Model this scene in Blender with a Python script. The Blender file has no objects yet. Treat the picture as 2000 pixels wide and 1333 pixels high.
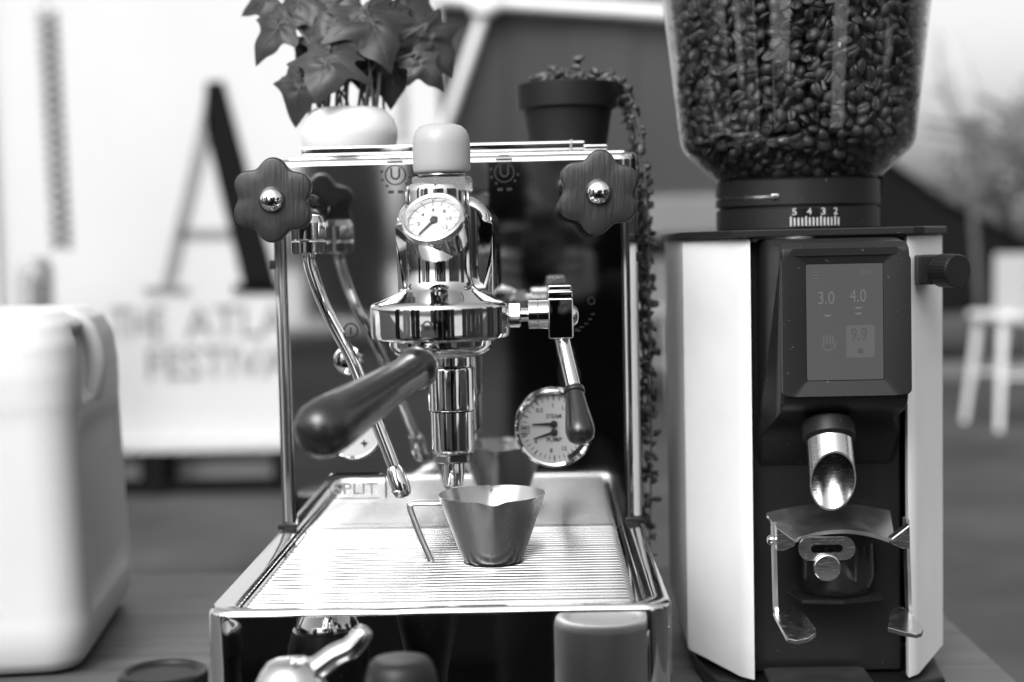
import bpy, bmesh, math, random
from mathutils import Vector, Matrix, Quaternion
random.seed(7)
PI = math.pi
sc = bpy.context.scene
COL = sc.collection

# ------------------------------------------------------------------ camera
CAM = Vector((0.0669, -1.0815, 0.2124)); PITCH, ROLL, YAW, FPX = 0.06546, -0.02173, -0.02276, 2777.8
fw = Vector((math.sin(YAW)*math.cos(PITCH), math.cos(YAW)*math.cos(PITCH), -math.sin(PITCH)))
rt0 = Vector((math.cos(YAW), -math.sin(YAW), 0)); up0 = rt0.cross(fw)
RT = rt0*math.cos(ROLL) + up0*math.sin(ROLL); UP = -rt0*math.sin(ROLL) + up0*math.cos(ROLL)
cd = bpy.data.cameras.new('camera'); cam = bpy.data.objects.new('camera', cd); COL.objects.link(cam)
cam.matrix_world = Matrix((( RT.x, UP.x, -fw.x, CAM.x), (RT.y, UP.y, -fw.y, CAM.y), (RT.z, UP.z, -fw.z, CAM.z), (0, 0, 0, 1)))
cd.lens = 50; cd.sensor_width = 36; cd.sensor_fit = 'HORIZONTAL'; cd.clip_start = 0.01; cd.clip_end = 2000
cd.dof.use_dof = True; cd.dof.focus_distance = 0.968; cd.dof.aperture_fstop = 3.6; cd.dof.aperture_blades = 0
sc.camera = cam
def P(px, py, Y):                    # the point of the plane y = Y that is seen at a pixel of the 2000 x 1333 photograph
    d = RT*((px-1000)/FPX) + UP*((666.5-py)/FPX) + fw
    return CAM + d*((Y-CAM.y)/d.y)

# ------------------------------------------------------------------ world, sun, exposure
w = bpy.data.worlds.new('World'); sc.world = w; w.use_nodes = True
nt = w.node_tree; nt.nodes.clear()
sky = nt.nodes.new('ShaderNodeTexSky'); sky.sky_type = 'NISHITA'; sky.sun_disc = False
SUN_EL, SUN_ROT = math.radians(42), math.radians(205)
sky.sun_elevation = SUN_EL; sky.sun_rotation = SUN_ROT; sky.air_density = 1.6; sky.dust_density = 6.0; sky.ozone_density = 1.0
bw = nt.nodes.new('ShaderNodeRGBToBW'); bgd = nt.nodes.new('ShaderNodeBackground'); out = nt.nodes.new('ShaderNodeOutputWorld')
nt.links.new(sky.outputs[0], bw.inputs[0]); nt.links.new(bw.outputs[0], bgd.inputs[0]); nt.links.new(bgd.outputs[0], out.inputs[0])
bgd.inputs[1].default_value = 0.15
sl = bpy.data.lights.new('sun', 'SUN'); sl.energy = 0.5; sl.angle = math.radians(40); sl.color = (1, 1, 1)
so = bpy.data.objects.new('sun', sl); COL.objects.link(so)
sd = Vector((math.sin(SUN_ROT)*math.cos(SUN_EL), math.cos(SUN_ROT)*math.cos(SUN_EL), math.sin(SUN_EL)))
so.rotation_euler = sd.to_track_quat('Z', 'Y').to_euler()
vs = sc.view_settings; vs.view_transform = 'Standard'; vs.look = 'None'; vs.gamma = 1; vs.exposure = 1.0; vs.use_curve_mapping = False
sc.cycles.use_denoising = True; sc.cycles.max_bounces = 10; sc.cycles.glossy_bounces = 6; sc.cycles.transparent_max_bounces = 16
sc.cycles.sample_clamp_indirect = 6; sc.cycles.caustics_reflective = False; sc.cycles.caustics_refractive = False

# ------------------------------------------------------------------ materials (a black and white photograph: greys only)
MATS = {}
def mat(name, v, rough=.5, metal=0., noise=0., nscale=20., bump=0., bscale=200., stretch=(1, 1, 1), coat=0., aniso=0., spec=.5, emis=0., rvar=0., island=0., sss=0., specks=0.):
    m = bpy.data.materials.new(name); m.use_nodes = True; t = m.node_tree; b = t.nodes['Principled BSDF']
    b.inputs['Base Color'].default_value = (v, v, v, 1); b.inputs['Roughness'].default_value = rough; b.inputs['Metallic'].default_value = metal
    b.inputs['Specular IOR Level'].default_value = spec
    if coat: b.inputs['Coat Weight'].default_value = coat; b.inputs['Coat Roughness'].default_value = .08
    if aniso: b.inputs['Anisotropic'].default_value = aniso
    if sss:
        b.inputs['Subsurface Weight'].default_value = sss; b.inputs['Subsurface Radius'].default_value = (.02, .02, .02); b.inputs['Subsurface Scale'].default_value = 1
    if emis: b.inputs['Emission Color'].default_value = (1, 1, 1, 1); b.inputs['Emission Strength'].default_value = emis
    tc = t.nodes.new('ShaderNodeTexCoord'); mp = t.nodes.new('ShaderNodeMapping'); mp.inputs['Scale'].default_value = stretch
    t.links.new(tc.outputs['Object'], mp.inputs[0])
    if noise or rvar:
        n = t.nodes.new('ShaderNodeTexNoise'); n.inputs['Scale'].default_value = nscale; n.inputs['Detail'].default_value = 6; n.inputs['Roughness'].default_value = .6
        t.links.new(mp.outputs[0], n.inputs['Vector'])
        if noise:
            r = t.nodes.new('ShaderNodeMapRange'); r.inputs['From Min'].default_value = .3; r.inputs['From Max'].default_value = .7
            r.inputs['To Min'].default_value = v*(1-noise); r.inputs['To Max'].default_value = min(1, v*(1+noise))
            t.links.new(n.outputs['Fac'], r.inputs['Value']); src = r.outputs[0]
            if island:
                g = t.nodes.new('ShaderNodeNewGeometry'); q = t.nodes.new('ShaderNodeMapRange'); q.inputs['To Min'].default_value = 1-island; q.inputs['To Max'].default_value = 1+island
                oi = t.nodes.new('ShaderNodeObjectInfo'); ad = t.nodes.new('ShaderNodeMath'); ad.operation = 'ADD'
                fr = t.nodes.new('ShaderNodeMath'); fr.operation = 'FRACT'
                t.links.new(g.outputs['Random Per Island'], ad.inputs[0]); t.links.new(oi.outputs['Random'], ad.inputs[1]); t.links.new(ad.outputs[0], fr.inputs[0])
                t.links.new(fr.outputs[0], q.inputs['Value'])
                mu = t.nodes.new('ShaderNodeMath'); mu.operation = 'MULTIPLY'; t.links.new(src, mu.inputs[0]); t.links.new(q.outputs[0], mu.inputs[1]); src = mu.outputs[0]
            t.links.new(src, b.inputs['Base Color'])
        if rvar:
            r2 = t.nodes.new('ShaderNodeMapRange'); r2.inputs['From Min'].default_value = .3; r2.inputs['From Max'].default_value = .7
            r2.inputs['To Min'].default_value = max(.01, rough-rvar); r2.inputs['To Max'].default_value = rough+rvar
            t.links.new(n.outputs['Fac'], r2.inputs['Value']); t.links.new(r2.outputs[0], b.inputs['Roughness'])
    if specks:
        ns = t.nodes.new('ShaderNodeTexNoise'); ns.inputs['Scale'].default_value = 420; ns.inputs['Detail'].default_value = 1; t.links.new(tc.outputs['Object'], ns.inputs['Vector'])
        rs = t.nodes.new('ShaderNodeMapRange'); rs.inputs['From Min'].default_value = .735; rs.inputs['From Max'].default_value = .79; rs.inputs['To Max'].default_value = specks; t.links.new(ns.outputs['Fac'], rs.inputs['Value'])
        ns2 = t.nodes.new('ShaderNodeTexNoise'); ns2.inputs['Scale'].default_value = 18; t.links.new(tc.outputs['Object'], ns2.inputs['Vector'])
        mp2 = t.nodes.new('ShaderNodeMath'); mp2.operation = 'MULTIPLY_ADD'; mp2.inputs[1].default_value = specks*.06
        t.links.new(ns2.outputs['Fac'], mp2.inputs[0]); t.links.new(rs.outputs[0], mp2.inputs[2])
        ad2 = t.nodes.new('ShaderNodeMath'); ad2.operation = 'ADD'; ad2.inputs[1].default_value = v; t.links.new(mp2.outputs[0], ad2.inputs[0]); t.links.new(ad2.outputs[0], b.inputs['Base Color'])
    if bump:
        n2 = t.nodes.new('ShaderNodeTexNoise'); n2.inputs['Scale'].default_value = bscale; n2.inputs['Detail'].default_value = 4
        t.links.new(mp.outputs[0], n2.inputs['Vector'])
        bp = t.nodes.new('ShaderNodeBump'); bp.inputs['Strength'].default_value = bump; bp.inputs['Distance'].default_value = .002
        t.links.new(n2.outputs['Fac'], bp.inputs['Height']); t.links.new(bp.outputs[0], b.inputs['Normal'])
    MATS[name] = m; return m
def glass(name, tint=.95, refl=1.0, rough=.02):
    m = bpy.data.materials.new(name); m.use_nodes = True; t = m.node_tree; t.nodes.clear()
    o = t.nodes.new('ShaderNodeOutputMaterial'); mx = t.nodes.new('ShaderNodeMixShader'); tr = t.nodes.new('ShaderNodeBsdfTransparent'); gl = t.nodes.new('ShaderNodeBsdfGlossy')
    fr = t.nodes.new('ShaderNodeLayerWeight'); pw_ = t.nodes.new('ShaderNodeMath'); pw_.operation = 'POWER'; pw_.inputs[1].default_value = 4.5
    mu = t.nodes.new('ShaderNodeMath'); mu.operation = 'MULTIPLY_ADD'; mu.inputs[1].default_value = .9*refl; mu.inputs[2].default_value = .06*refl
    fr.inputs[0].default_value = .5; t.links.new(fr.outputs['Facing'], pw_.inputs[0])
    tr.inputs[0].default_value = (tint, tint, tint, 1); gl.inputs['Roughness'].default_value = rough
    t.links.new(pw_.outputs[0], mu.inputs[0]); t.links.new(mu.outputs[0], mx.inputs[0]); t.links.new(tr.outputs[0], mx.inputs[1]); t.links.new(gl.outputs[0], mx.inputs[2]); t.links.new(mx.outputs[0], o.inputs[0])
    MATS[name] = m; return m
mat('chrome', .66, .04, 1, rvar=.02, nscale=9, bump=.012, bscale=30)
mat('mirror', .60, .045, 1, rvar=.02, nscale=8, bump=.006, bscale=14)
mat('front_mirror', .52, .045, 1, rvar=.03, nscale=60, stretch=(.1, 1, 8), bump=.01, bscale=120)
mat('steel', .62, .22, 1, rvar=.08, nscale=40, stretch=(3, 3, 40), bump=.03, bscale=60)
mat('brushed', .50, .30, 1, rvar=.08, nscale=25, stretch=(1, 1, .06), bump=.012, bscale=300)
mat('rod_steel', .40, .12, 1, rvar=.06, nscale=80)
mat('satin', .50, .34, 1, rvar=.06, nscale=60)
mat('pan', .05, .5)
mat('wood_dark', .011, .30, noise=.35, nscale=26, stretch=(1, 1, .16), bump=.18, bscale=90, coat=.3)
mat('wood_knob', .015, .42, noise=.30, nscale=60, stretch=(2.2, .3, .22), bump=.3, bscale=240, coat=.12)
mat('black_plastic', .006, .40, spec=.3, specks=.10, bump=.05, bscale=900)
mat('black_gloss', .012, .12, coat=.4)
mat('black_satin', .009, .42, spec=.3, specks=.10, bump=.04, bscale=1200)
mat('black_recess', .004, .5, spec=.2)
mat('white_paint', .80, .36, noise=.05, nscale=14, bump=.03, bscale=500)
mat('cap_plastic', .36, .38, noise=.04, nscale=8)
mat('white_dial', .66, .6)
mat('print_dark', .02, .6)
mat('print_grey', .25, .6)
mat('etch', .035, .4, .6)
mat('screen', .012, .12, emis=.042)
mat('screen_text', .03, .2, emis=.062)
mat('screen_box', .02, .2, emis=.051)
mat('screen_dark', .03, .3, emis=.022)
mat('bean', .034, .40, noise=.35, nscale=160, bump=.25, bscale=500, island=.45, spec=.45)
mat('bean_seam', .075, .7)
mat('leaf', .055, .42, noise=.45, nscale=30, bump=.15, bscale=120, island=.35)
lm = MATS['leaf']; lt = lm.node_tree; lo = lt.nodes['Material Output']; lb = lt.nodes['Principled BSDF']; lx_ = lt.nodes.new('ShaderNodeMixShader'); ltr = lt.nodes.new('ShaderNodeBsdfTranslucent')
ltr.inputs[0].default_value = (.10, .10, .10, 1); lx_.inputs[0].default_value = .35; lt.links.new(lb.outputs[0], lx_.inputs[1]); lt.links.new(ltr.outputs[0], lx_.inputs[2]); lt.links.new(lx_.outputs[0], lo.inputs[0])
mat('vein', .11, .5)
mat('stem', .10, .6)
mat('succulent', .045, .45, noise=.3, nscale=60, island=.4)
mat('white_ceramic', .72, .30, noise=.03, nscale=10)
mat('stoneware', .42, .34, noise=.08, nscale=14, bump=.12, bscale=120, rvar=.08)
mat('pot_black', .005, .55, spec=.3, noise=.2, nscale=20)
mat('soil', .03, .95, noise=.5, nscale=120, bump=.8, bscale=200)
mat('hdpe', .62, .38, noise=.03, nscale=9, bump=.06, bscale=60, sss=.3)
mat('table_wood', .085, .5, noise=.35, nscale=14, stretch=(.25, 4, 4), bump=.15, bscale=60, island=.25)
mat('ground', .06, .9, spec=.05, noise=.35, nscale=1.2, bump=.4, bscale=8)
mat('board_white', .49, .6, noise=.02, nscale=2)
mat('post_pale', .62, .6)  # pale tone of the sign wall's edge post
mat('letter_black', .005, .8, spec=.1)
mat('letter_grey', .36, .6)
mat('letter_light', .20, .6)
mat('letter_mid', .20, .6)
mat('tarp_dark', .032, .75, noise=.15, nscale=1.2, bump=.3, bscale=4)
mat('tent_dark', .010, .9, spec=.05, noise=.15, nscale=1.0, bump=.3, bscale=4)
mat('pole_white', .78, .4)
mat('chair_white', .62, .4)
mat('pallet', .30, .7)
mat('kerb_grey', .14, .9, noise=.2, nscale=3)
mat('rope', .20, .9, noise=.3, nscale=20)
mat('lantern_grey', .26, .5, noise=.3, nscale=8)
mat('lantern_dark', .10, .5)
mat('foliage', .17, .6, noise=.4, nscale=3, island=.5)
mat('bark', .09, .9, noise=.4, nscale=8)
mat('parasol', .45, .8, noise=.2, nscale=5)
mat('cloth_dark', .018, .9, spec=.1, noise=.25, nscale=10, bump=.3, bscale=30)
mat('skin', .25, .5)
mat('hair', .02, .6)
mat('reflect_dark', .045, .9, spec=.1, noise=.25, nscale=1.0, stretch=(3, 3, .5), bump=.3, bscale=3)  # tone of the added panel mirrored behind the person
mat('counter', .28, .6, noise=.3, nscale=6, stretch=(.4, 3, 3))
mat('rubber', .022, .6)
mat('bulb', .9, .4, emis=9)
mat('grip_rubber', .10, .4)
glass('clear_plastic', .92, 1.0, .06)
glass('dial_glass', .97, .35, .01)

# ------------------------------------------------------------------ helpers
def setp(o, label=None, cat=None, group=None, kind=None):
    if label: o['label'] = label
    if cat: o['category'] = cat
    if group: o['group'] = group
    if kind: o['kind'] = kind
    return o
def thing(name, label, cat, loc, group=None):
    o = bpy.data.objects.new(name, None); o.empty_display_size = .02; COL.objects.link(o); o.location = loc
    return setp(o, label, cat, group)
def attach(o, parent):
    if parent is not None:
        o.parent = parent
        if parent.type == 'EMPTY': o.matrix_parent_inverse = Matrix.Translation(-Vector(parent.location))
def obj(name, bm, m, parent=None, ang=35, smooth=True, mats=None):
    bmesh.ops.recalc_face_normals(bm, faces=bm.faces[:])
    me = bpy.data.meshes.new(name); bm.to_mesh(me); bm.free()
    for k in (mats or [m]): me.materials.append(MATS[k])
    if smooth: me.shade_smooth(); me.set_sharp_from_angle(angle=math.radians(ang))
    o = bpy.data.objects.new(name, me); COL.objects.link(o); attach(o, parent)
    if smooth: wn = o.modifiers.new('weighted', 'WEIGHTED_NORMAL'); wn.keep_sharp = True; wn.weight = 90
    return o
def NB(): return bmesh.new()
def frame(zdir, xhint=(1, 0, 0)):
    z = Vector(zdir).normalized(); x = Vector(xhint); x = (x - z*x.dot(z))
    if x.length < 1e-5: x = Vector((0, 1, 0)) - z*z.y
    x.normalize(); y = z.cross(x); return x, y, z
def box(bm, c, s, bev=0., seg=2, rot=None, taper=None):
    r = bmesh.ops.create_cube(bm, size=1); vs_ = r['verts']
    M = Matrix.Translation(Vector(c)) @ (rot if rot else Matrix()) @ Matrix.Diagonal((s[0], s[1], s[2], 1))
    if taper:
        for v in vs_:
            if v.co.z < 0: v.co.x *= taper[0]; v.co.y *= taper[1]
    bmesh.ops.transform(bm, matrix=M, verts=vs_)
    if bev:
        es = list({e for v in vs_ for e in v.link_edges})
        bmesh.ops.bevel(bm, geom=es, offset=bev, segments=seg, profile=.5, affect='EDGES')
    return bm
def lathe(bm, o, prof, d=(0, 0, 1), n=48, xh=(1, 0, 0), cap=True, mod=None):
    x, y, z = frame(d, xh); o = Vector(o); rings = []
    for r, h in prof:
        if r < 1e-6: rings.append([bm.verts.new(o + z*h)]); continue
        ring = []
        for i in range(n):
            a = 2*PI*i/n; rr = r*(mod(a, h) if mod else 1)
            ring.append(bm.verts.new(o + x*(rr*math.cos(a)) + y*(rr*math.sin(a)) + z*h))
        rings.append(ring)
    for a, b in zip(rings, rings[1:]):
        if len(a) == 1 and len(b) == 1: continue
        for i in range(n):
            j = (i+1) % n
            if len(a) == 1: bm.faces.new((a[0], b[i], b[j]))
            elif len(b) == 1: bm.faces.new((a[i], a[j], b[0]))
            else: bm.faces.new((a[i], a[j], b[j], b[i]))
    if cap:
        if len(rings[0]) > 1: bm.faces.new(rings[0])
        if len(rings[-1]) > 1: bm.faces.new(rings[-1])
    return bm
def smooth_path(pts, k=8):
    pts = [Vector(p) for p in pts]; out = []
    for i in range(len(pts)-1):
        p0, p1, p2, p3 = pts[max(0, i-1)], pts[i], pts[i+1], pts[min(len(pts)-1, i+2)]
        for j in range(k):
            t = j/k
            out.append(.5*((2*p1) + (p2-p0)*t + (2*p0-5*p1+4*p2-p3)*t*t + (3*p1-p0-3*p2+p3)*t**3))
    out.append(pts[-1]); return out
def tube(bm, pts, r, n=16, cap=True, flat=None):
    pts = [Vector(p) for p in pts]; m = len(pts)
    rs = r if isinstance(r, (list, tuple)) else [r]*m
    t0 = (pts[1]-pts[0]).normalized(); x, y, _ = frame(t0, (0, 0, 1) if abs(t0.z) < .9 else (1, 0, 0)); rings = []
    for i, p in enumerate(pts):
        t = (pts[min(m-1, i+1)]-pts[max(0, i-1)]).normalized()
        x = (x - t*x.dot(t)).normalized(); y = t.cross(x)
        fx, fy = flat if flat else (1, 1)
        rings.append([bm.verts.new(p + x*(fx*rs[i]*math.cos(2*PI*k/n)) + y*(fy*rs[i]*math.sin(2*PI*k/n))) for k in range(n)])
    for a, b in zip(rings, rings[1:]):
        for i in range(n): bm.faces.new((a[i], a[(i+1) % n], b[(i+1) % n], b[i]))
    if cap: bm.faces.new(rings[0]); bm.faces.new(rings[-1])
    return bm
def prism(bm, outline, o, x, y, depth, bev=0., seg=2):
    """closed 2d outline in the frame (x, y), extruded along x cross y by depth"""
    o, x, y = Vector(o), Vector(x), Vector(y); z = x.cross(y).normalized()
    a = [bm.verts.new(o + x*u + y*v) for u, v in outline]; b = [bm.verts.new(o + x*u + y*v + z*depth) for u, v in outline]
    n = len(outline); fs = [bm.faces.new(a), bm.faces.new(b)]
    for i in range(n): bm.faces.new((a[i], a[(i+1) % n], b[(i+1) % n], b[i]))
    if bev:
        es = list({e for f in fs for e in f.edges})
        bmesh.ops.bevel(bm, geom=es, offset=bev, segments=seg, profile=.5, affect='EDGES')
    return bm
def rrect(w_, h_, r, n=6):
    o = []
    for cx, cy, a0 in ((w_/2-r, h_/2-r, 0), (-w_/2+r, h_/2-r, PI/2), (-w_/2+r, -h_/2+r, PI), (w_/2-r, -h_/2+r, 1.5*PI)):
        for i in range(n+1): a = a0+PI/2*i/n; o.append((cx+r*math.cos(a), cy+r*math.sin(a)))
    return o
def ring_prism(bm, outer, inner, o, x, y, depth):
    """a flat frame between two outlines of the same point count"""
    o, x, y = Vector(o), Vector(x), Vector(y); z = x.cross(y).normalized(); n = len(outer)
    V = lambda L, k: [bm.verts.new(o + x*u + y*v + z*k) for u, v in L]
    A, B, C_, D = V(outer, 0), V(inner, 0), V(outer, depth), V(inner, depth)
    for i in range(n):
        j = (i+1) % n
        for q in ((A[i], A[j], B[j], B[i]), (C_[i], C_[j], D[j], D[i]), (A[i], A[j], C_[j], C_[i]), (B[i], B[j], D[j], D[i])): bm.faces.new(q)
    return bm
def circ(r, n=32, a0=0.): return [(r*math.cos(a0+2*PI*i/n), r*math.sin(a0+2*PI*i/n)) for i in range(n)]
def text_bm(s, o, x, y, h, width=None, depth=.0004, align='CENTER', bold=0.):
    cu = bpy.data.curves.new('t', 'FONT'); cu.body = s; cu.align_x = align; cu.align_y = 'CENTER'; cu.size = 1; cu.extrude = .5; cu.resolution_u = 3; cu.offset = bold
    to = bpy.data.objects.new('t', cu); COL.objects.link(to)
    me = bpy.data.meshes.new_from_object(to); bm = NB(); bm.from_mesh(me)
    bpy.data.objects.remove(to); bpy.data.curves.remove(cu); bpy.data.meshes.remove(me)
    xs = [v.co.x for v in bm.verts]; ys = [v.co.y for v in bm.verts]
    sx = (width/(max(xs)-min(xs))) if width else h/.7; sy = h/(max(ys)-min(ys)) if width else h/.7
    cx = (max(xs)+min(xs))/2 if align == 'CENTER' else min(xs); cy = (max(ys)+min(ys))/2
    o, x, y = Vector(o), Vector(x).normalized(), Vector(y).normalized(); z = x.cross(y)
    for v in bm.verts:
        u, q, k = (v.co.x-cx)*sx, (v.co.y-cy)*sy, (v.co.z+.5)*depth
        v.co = o + x*u + y*q + z*k
    return bm
def merge(dst, src):
    me = bpy.data.meshes.new('m'); src.to_mesh(me); src.free(); dst.from_mesh(me); bpy.data.meshes.remove(me); return dst
X_, Y_, Z_ = Vector((1, 0, 0)), Vector((0, 1, 0)), Vector((0, 0, 1))
TZ, GZ = -0.130, -0.880              # table top, ground

# ------------------------------------------------------------------ setting: ground, table
bm = NB(); bmesh.ops.create_grid(bm, x_segments=2, y_segments=2, size=300)
for v in bm.verts: v.co.z = GZ
setp(obj('ground', bm, 'ground'), kind='structure')
TX0, TX1, TY0, TY1 = -1.15, .426, -.50, .42
tb = thing('table', 'wooden plank table carrying the espresso machine and the grinder', 'table', (-.35, 0, GZ))
npl = 10; pw = (TY1-TY0)/npl
for i in range(npl):
    bm = NB(); box(bm, ((TX0+TX1)/2, TY0+pw*(i+.5), TZ-.014+random.uniform(-.0003, 0)), (TX1-TX0, pw-.0004, .028), .0006, 1)
    obj('plank', bm, 'table_wood', tb)
for lx in (TX0+.06, TX1-.06):
    for ly in (TY0+.06, TY1-.06):
        bm = NB(); box(bm, (lx, ly, (GZ+TZ-.028)/2), (.05, .05, TZ-.028-GZ), .003); obj('leg', bm, 'table_wood', tb)
for ly in (TY0+.09, TY1-.09): bm = NB(); box(bm, ((TX0+TX1)/2, ly, TZ-.058), (TX1-TX0-.2, .02, .058), .002); obj('apron', bm, 'table_wood', tb)

# ------------------------------------------------------------------ espresso machine
HW = .14
em = thing('espresso_machine', 'chrome espresso machine with wooden knobs, mirror front and large drip tray', 'coffee machine', (0, 0, TZ))
FW = HW - .014                       # half width of the flat mirror; the edges roll back
def panel_outline():
    o = []
    for i in range(9):
        a = PI/2*i/8; o.append((FW + .014*math.sin(a), .014 - .014*math.cos(a)))
    o += [(HW, .33), (-HW, .33)]
    for i in range(9):
        a = PI/2*(1-i/8); o.append((-FW - .014*math.sin(a), .014 - .014*math.cos(a)))
    return o
# mirror front: flat face with rolled edges and a rolled lip on top
bm = NB(); zt = .277
po = []
for i in range(9): a = PI/2*(1-i/8); po.append((-FW-.014*math.sin(a), .014-.014*math.cos(a)))
for i in range(9): a = PI/2*i/8; po.append((FW+.014*math.sin(a), .014-.014*math.cos(a)))
po = [(-HW, .05)] + po + [(HW, .05)]
prof = [(0, -.003), (0, zt)] + [(.006-.006*math.cos(PI/2*k/5), zt+.006*math.sin(PI/2*k/5)) for k in range(1, 6)] + [(.05, zt+.006)]
rows = []
for dy, z in prof:
    rows.append([bm.verts.new((x*(1 - min(dy, .006)*.4/HW), max(y, dy) if dy > .006 else y+dy*(1-min(1, y/.014)), z)) for x, y in po])
for a, b in zip(rows, rows[1:]):
    for i in range(len(po)-1): bm.faces.new((a[i], a[i+1], b[i+1], b[i]))
front = obj('front_panel', bm, 'mirror', em, ang=50)
bm = NB(); box(bm, (0, .19, .1415), (2*HW-.006, .28, .283), .004); obj('housing', bm, 'satin', em)
for s in (-1, 1):
    bm = NB(); box(bm, (s*(HW-.0045), .016, .236), (.004, .006, .080), .001); box(bm, (s*(HW-.0025), .016, .2035), (.011, .012, .007), .001)
    obj('edge_guard', bm, 'black_plastic', em)
    bm = NB(); box(bm, (s*(HW-.006), .006, .0015), (.0145, .0165, .0045), .001); obj('gasket', bm, 'black_plastic', em)
    bm = NB(); box(bm, (s*(HW-.0005), .19, .137), (.004, .29, .27), .0015); obj('side_panel', bm, 'satin', em)
bm = NB(); box(bm, (0, .185, .2855), (2*HW-.012, .26, .004), .0015); obj('top_plate', bm, 'steel', em)
# cup rail along the front of the top
rl, rr_ = P(590, 290, .032), P(1143, 281, .032)
bm = NB(); box(bm, ((rl.x+rr_.x)/2, .032, .2905), (rr_.x-rl.x, .010, .0075), .0018, 3); rail = obj('cup_rail', bm, 'chrome', em)
bm = NB(); box(bm, (rr_.x-.011, .032, .2905), (.0018, .0112, .0087), .0004); obj('rail_joint', bm, 'satin', rail)
bm = NB(); box(bm, (rr_.x+.008, .030, .2885), (.018, .008, .004), .001); obj('rail_end', bm, 'chrome', rail)
# printed emblems on the mirror
def emblem(px, py):
    c = P(px, py, -.0006); bm = NB()
    ring_prism(bm, circ(.0078), circ(.0068), c, X_, Z_, -.0003)
    U = [(-.0036, .0052), (-.0036, -.0002)] + [(.0036*math.cos(PI+PI*i/8), -.0002+.0036*math.sin(PI+PI*i/8)) for i in range(1, 8)] + [(.0036, -.0002), (.0036, .0052)]
    ui = [(x*.62, y if y > 0 else y*.62) for x, y in U]
    n = len(U)
    va = [bm.verts.new(c + X_*u + Z_*v) for u, v in U]; vb = [bm.verts.new(c + X_*u + Z_*v) for u, v in ui]
    for i in range(n-1): bm.faces.new((va[i], va[i+1], vb[i+1], vb[i]))
    for a in (165, 200, 232, 320, 350):
        a = math.radians(a); box(bm, c + X_*(.0103*math.cos(a)) + Z_*(.0103*math.sin(a)), (.0018, .0003, .0018), 0)
    for k in (-1, 1): box(bm, c + X_*(.0035*k) + Z_*(-.0128), (.004, .0003, .0022), 0)
    box(bm, c + Z_*.0098, (.013, .0003, .0012), 0); box(bm, c + Z_*.0128, (.008, .0003, .0012), 0)
    obj('emblem', bm, 'etch', front, smooth=False)
emblem(772, 342); emblem(985, 337)
bm = NB(); c = P(1155, 588, -.0006)
ring_prism(bm, circ(.0030), circ(.0022), c, X_, Z_, -.0003)
for i in range(7):
    a = math.radians(-20-14*i); box(bm, c + X_*(-.016+.018*math.cos(a)) + Z_*(-.004+.018*math.sin(a)), (.0030, .0003, .0010), 0)
box(bm, c + X_*-.012 + Z_*-.0225, (.007, .0003, .0012), 0)
obj('lever_mark', bm, 'etch', front, smooth=False)
bm = NB(); c = P(685, 646, -.0008); ring_prism(bm, circ(.0058), circ(.0046), c, X_, Z_, -.0004); box(bm, c, (.0010, .0006, .0050), 0); obj('switch_mark', bm, 'etch', front, smooth=False)
bm = NB(); c = P(681, 703, 0); lathe(bm, c, [(.0112, 0), (.0112, .004), (.0095, .0055), (.004, .0062), (0, .0063)], (0, -1, 0), 32); obj('boss', bm, 'chrome', em)
# name badge
c = P(696, 953, -.0005); bm = NB(); prism(bm, rrect(.0445, .0205, .0035), c, X_, Z_, .004, .0012, 3); badge = obj('badge', bm, 'chrome', em)
bm = NB(); ring_prism(bm, rrect(.0455, .0215, .0036), rrect(.0390, .0150, .002), c + Y_*-.0035, X_, Z_, .0022); obj('badge_frame', bm, 'chrome', badge)
bm = text_bm('SPLIT', c + Y_*-.0041 , X_, Z_, .0088, .033, .0006); obj('badge_lettering', bm, 'print_grey', badge, smooth=False)

# drip tray: open chrome box with a rolled rim
RW, RF, RB, FY = .0175, .0125, .004, -.249
def loop(inset, z, r):
    x0, x1, y0, y1 = -HW+inset, HW-inset, FY+inset, .0
    o = []
    for cx, cy, a0 in ((x0+r, y0+r, PI), (x1-r, y0+r, 1.5*PI)):
        for i in range(9): a = a0+PI/2*i/8; o.append(Vector((cx+r*math.cos(a), cy+r*math.sin(a), z)))
    return [Vector((x0, .012, z))] + o + [Vector((x1, .012, z))]
bm = NB(); R0 = .016
seq = [loop(0, -.112, R0), loop(0, -.0045, R0)] + [loop(.0045-.0045*math.cos(PI/2*k/4), -.0045+.0045*math.sin(PI/2*k/4), R0) for k in range(1, 5)]
sx = .0045
def loop2(ix, iy, z, r):
    x0, x1, y0 = -HW+ix, HW-ix, FY+iy; o = []
    for cx, cy, a0 in ((x0+r, y0+r, PI), (x1-r, y0+r, 1.5*PI)):
        for i in range(9): a = a0+PI/2*i/8; o.append(Vector((cx+r*math.cos(a), cy+r*math.sin(a), z)))
    return [Vector((x0, .012, z))] + o + [Vector((x1, .012, z))]
seq += [loop2(RW-.003, RF-.002, -.0008, .010), loop2(RW-.001, RF-.0005, -.0025, .008), loop2(RW, RF, -.006, .006), loop2(RW, RF, -.030, .006)]
rows = [[bm.verts.new(p) for p in L] for L in seq]
for a, b in zip(rows, rows[1:]):
    for i in range(len(a)-1): bm.faces.new((a[i], a[i+1], b[i+1], b[i]))
tray = obj('drip_tray', bm, 'chrome', em, ang=60)
bm = NB(); box(bm, (0, -.118, -.030), (2*HW-2*RW-.002, .225, .002)); obj('pan', bm, 'pan', tray)
for fx in (-.11, .11):
    for fy in (-.21, .28):
        bm = NB(); lathe(bm, (fx, fy, TZ), [(.014, 0), (.016, .003), (.016, .012), (.013, .0165)], n=24); obj('foot', bm, 'black_plastic', em)
bm = NB(); box(bm, (0, .165, -.058), (2*HW-.004, .31, .11), .003); obj('base', bm, 'satin', em)
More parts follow.
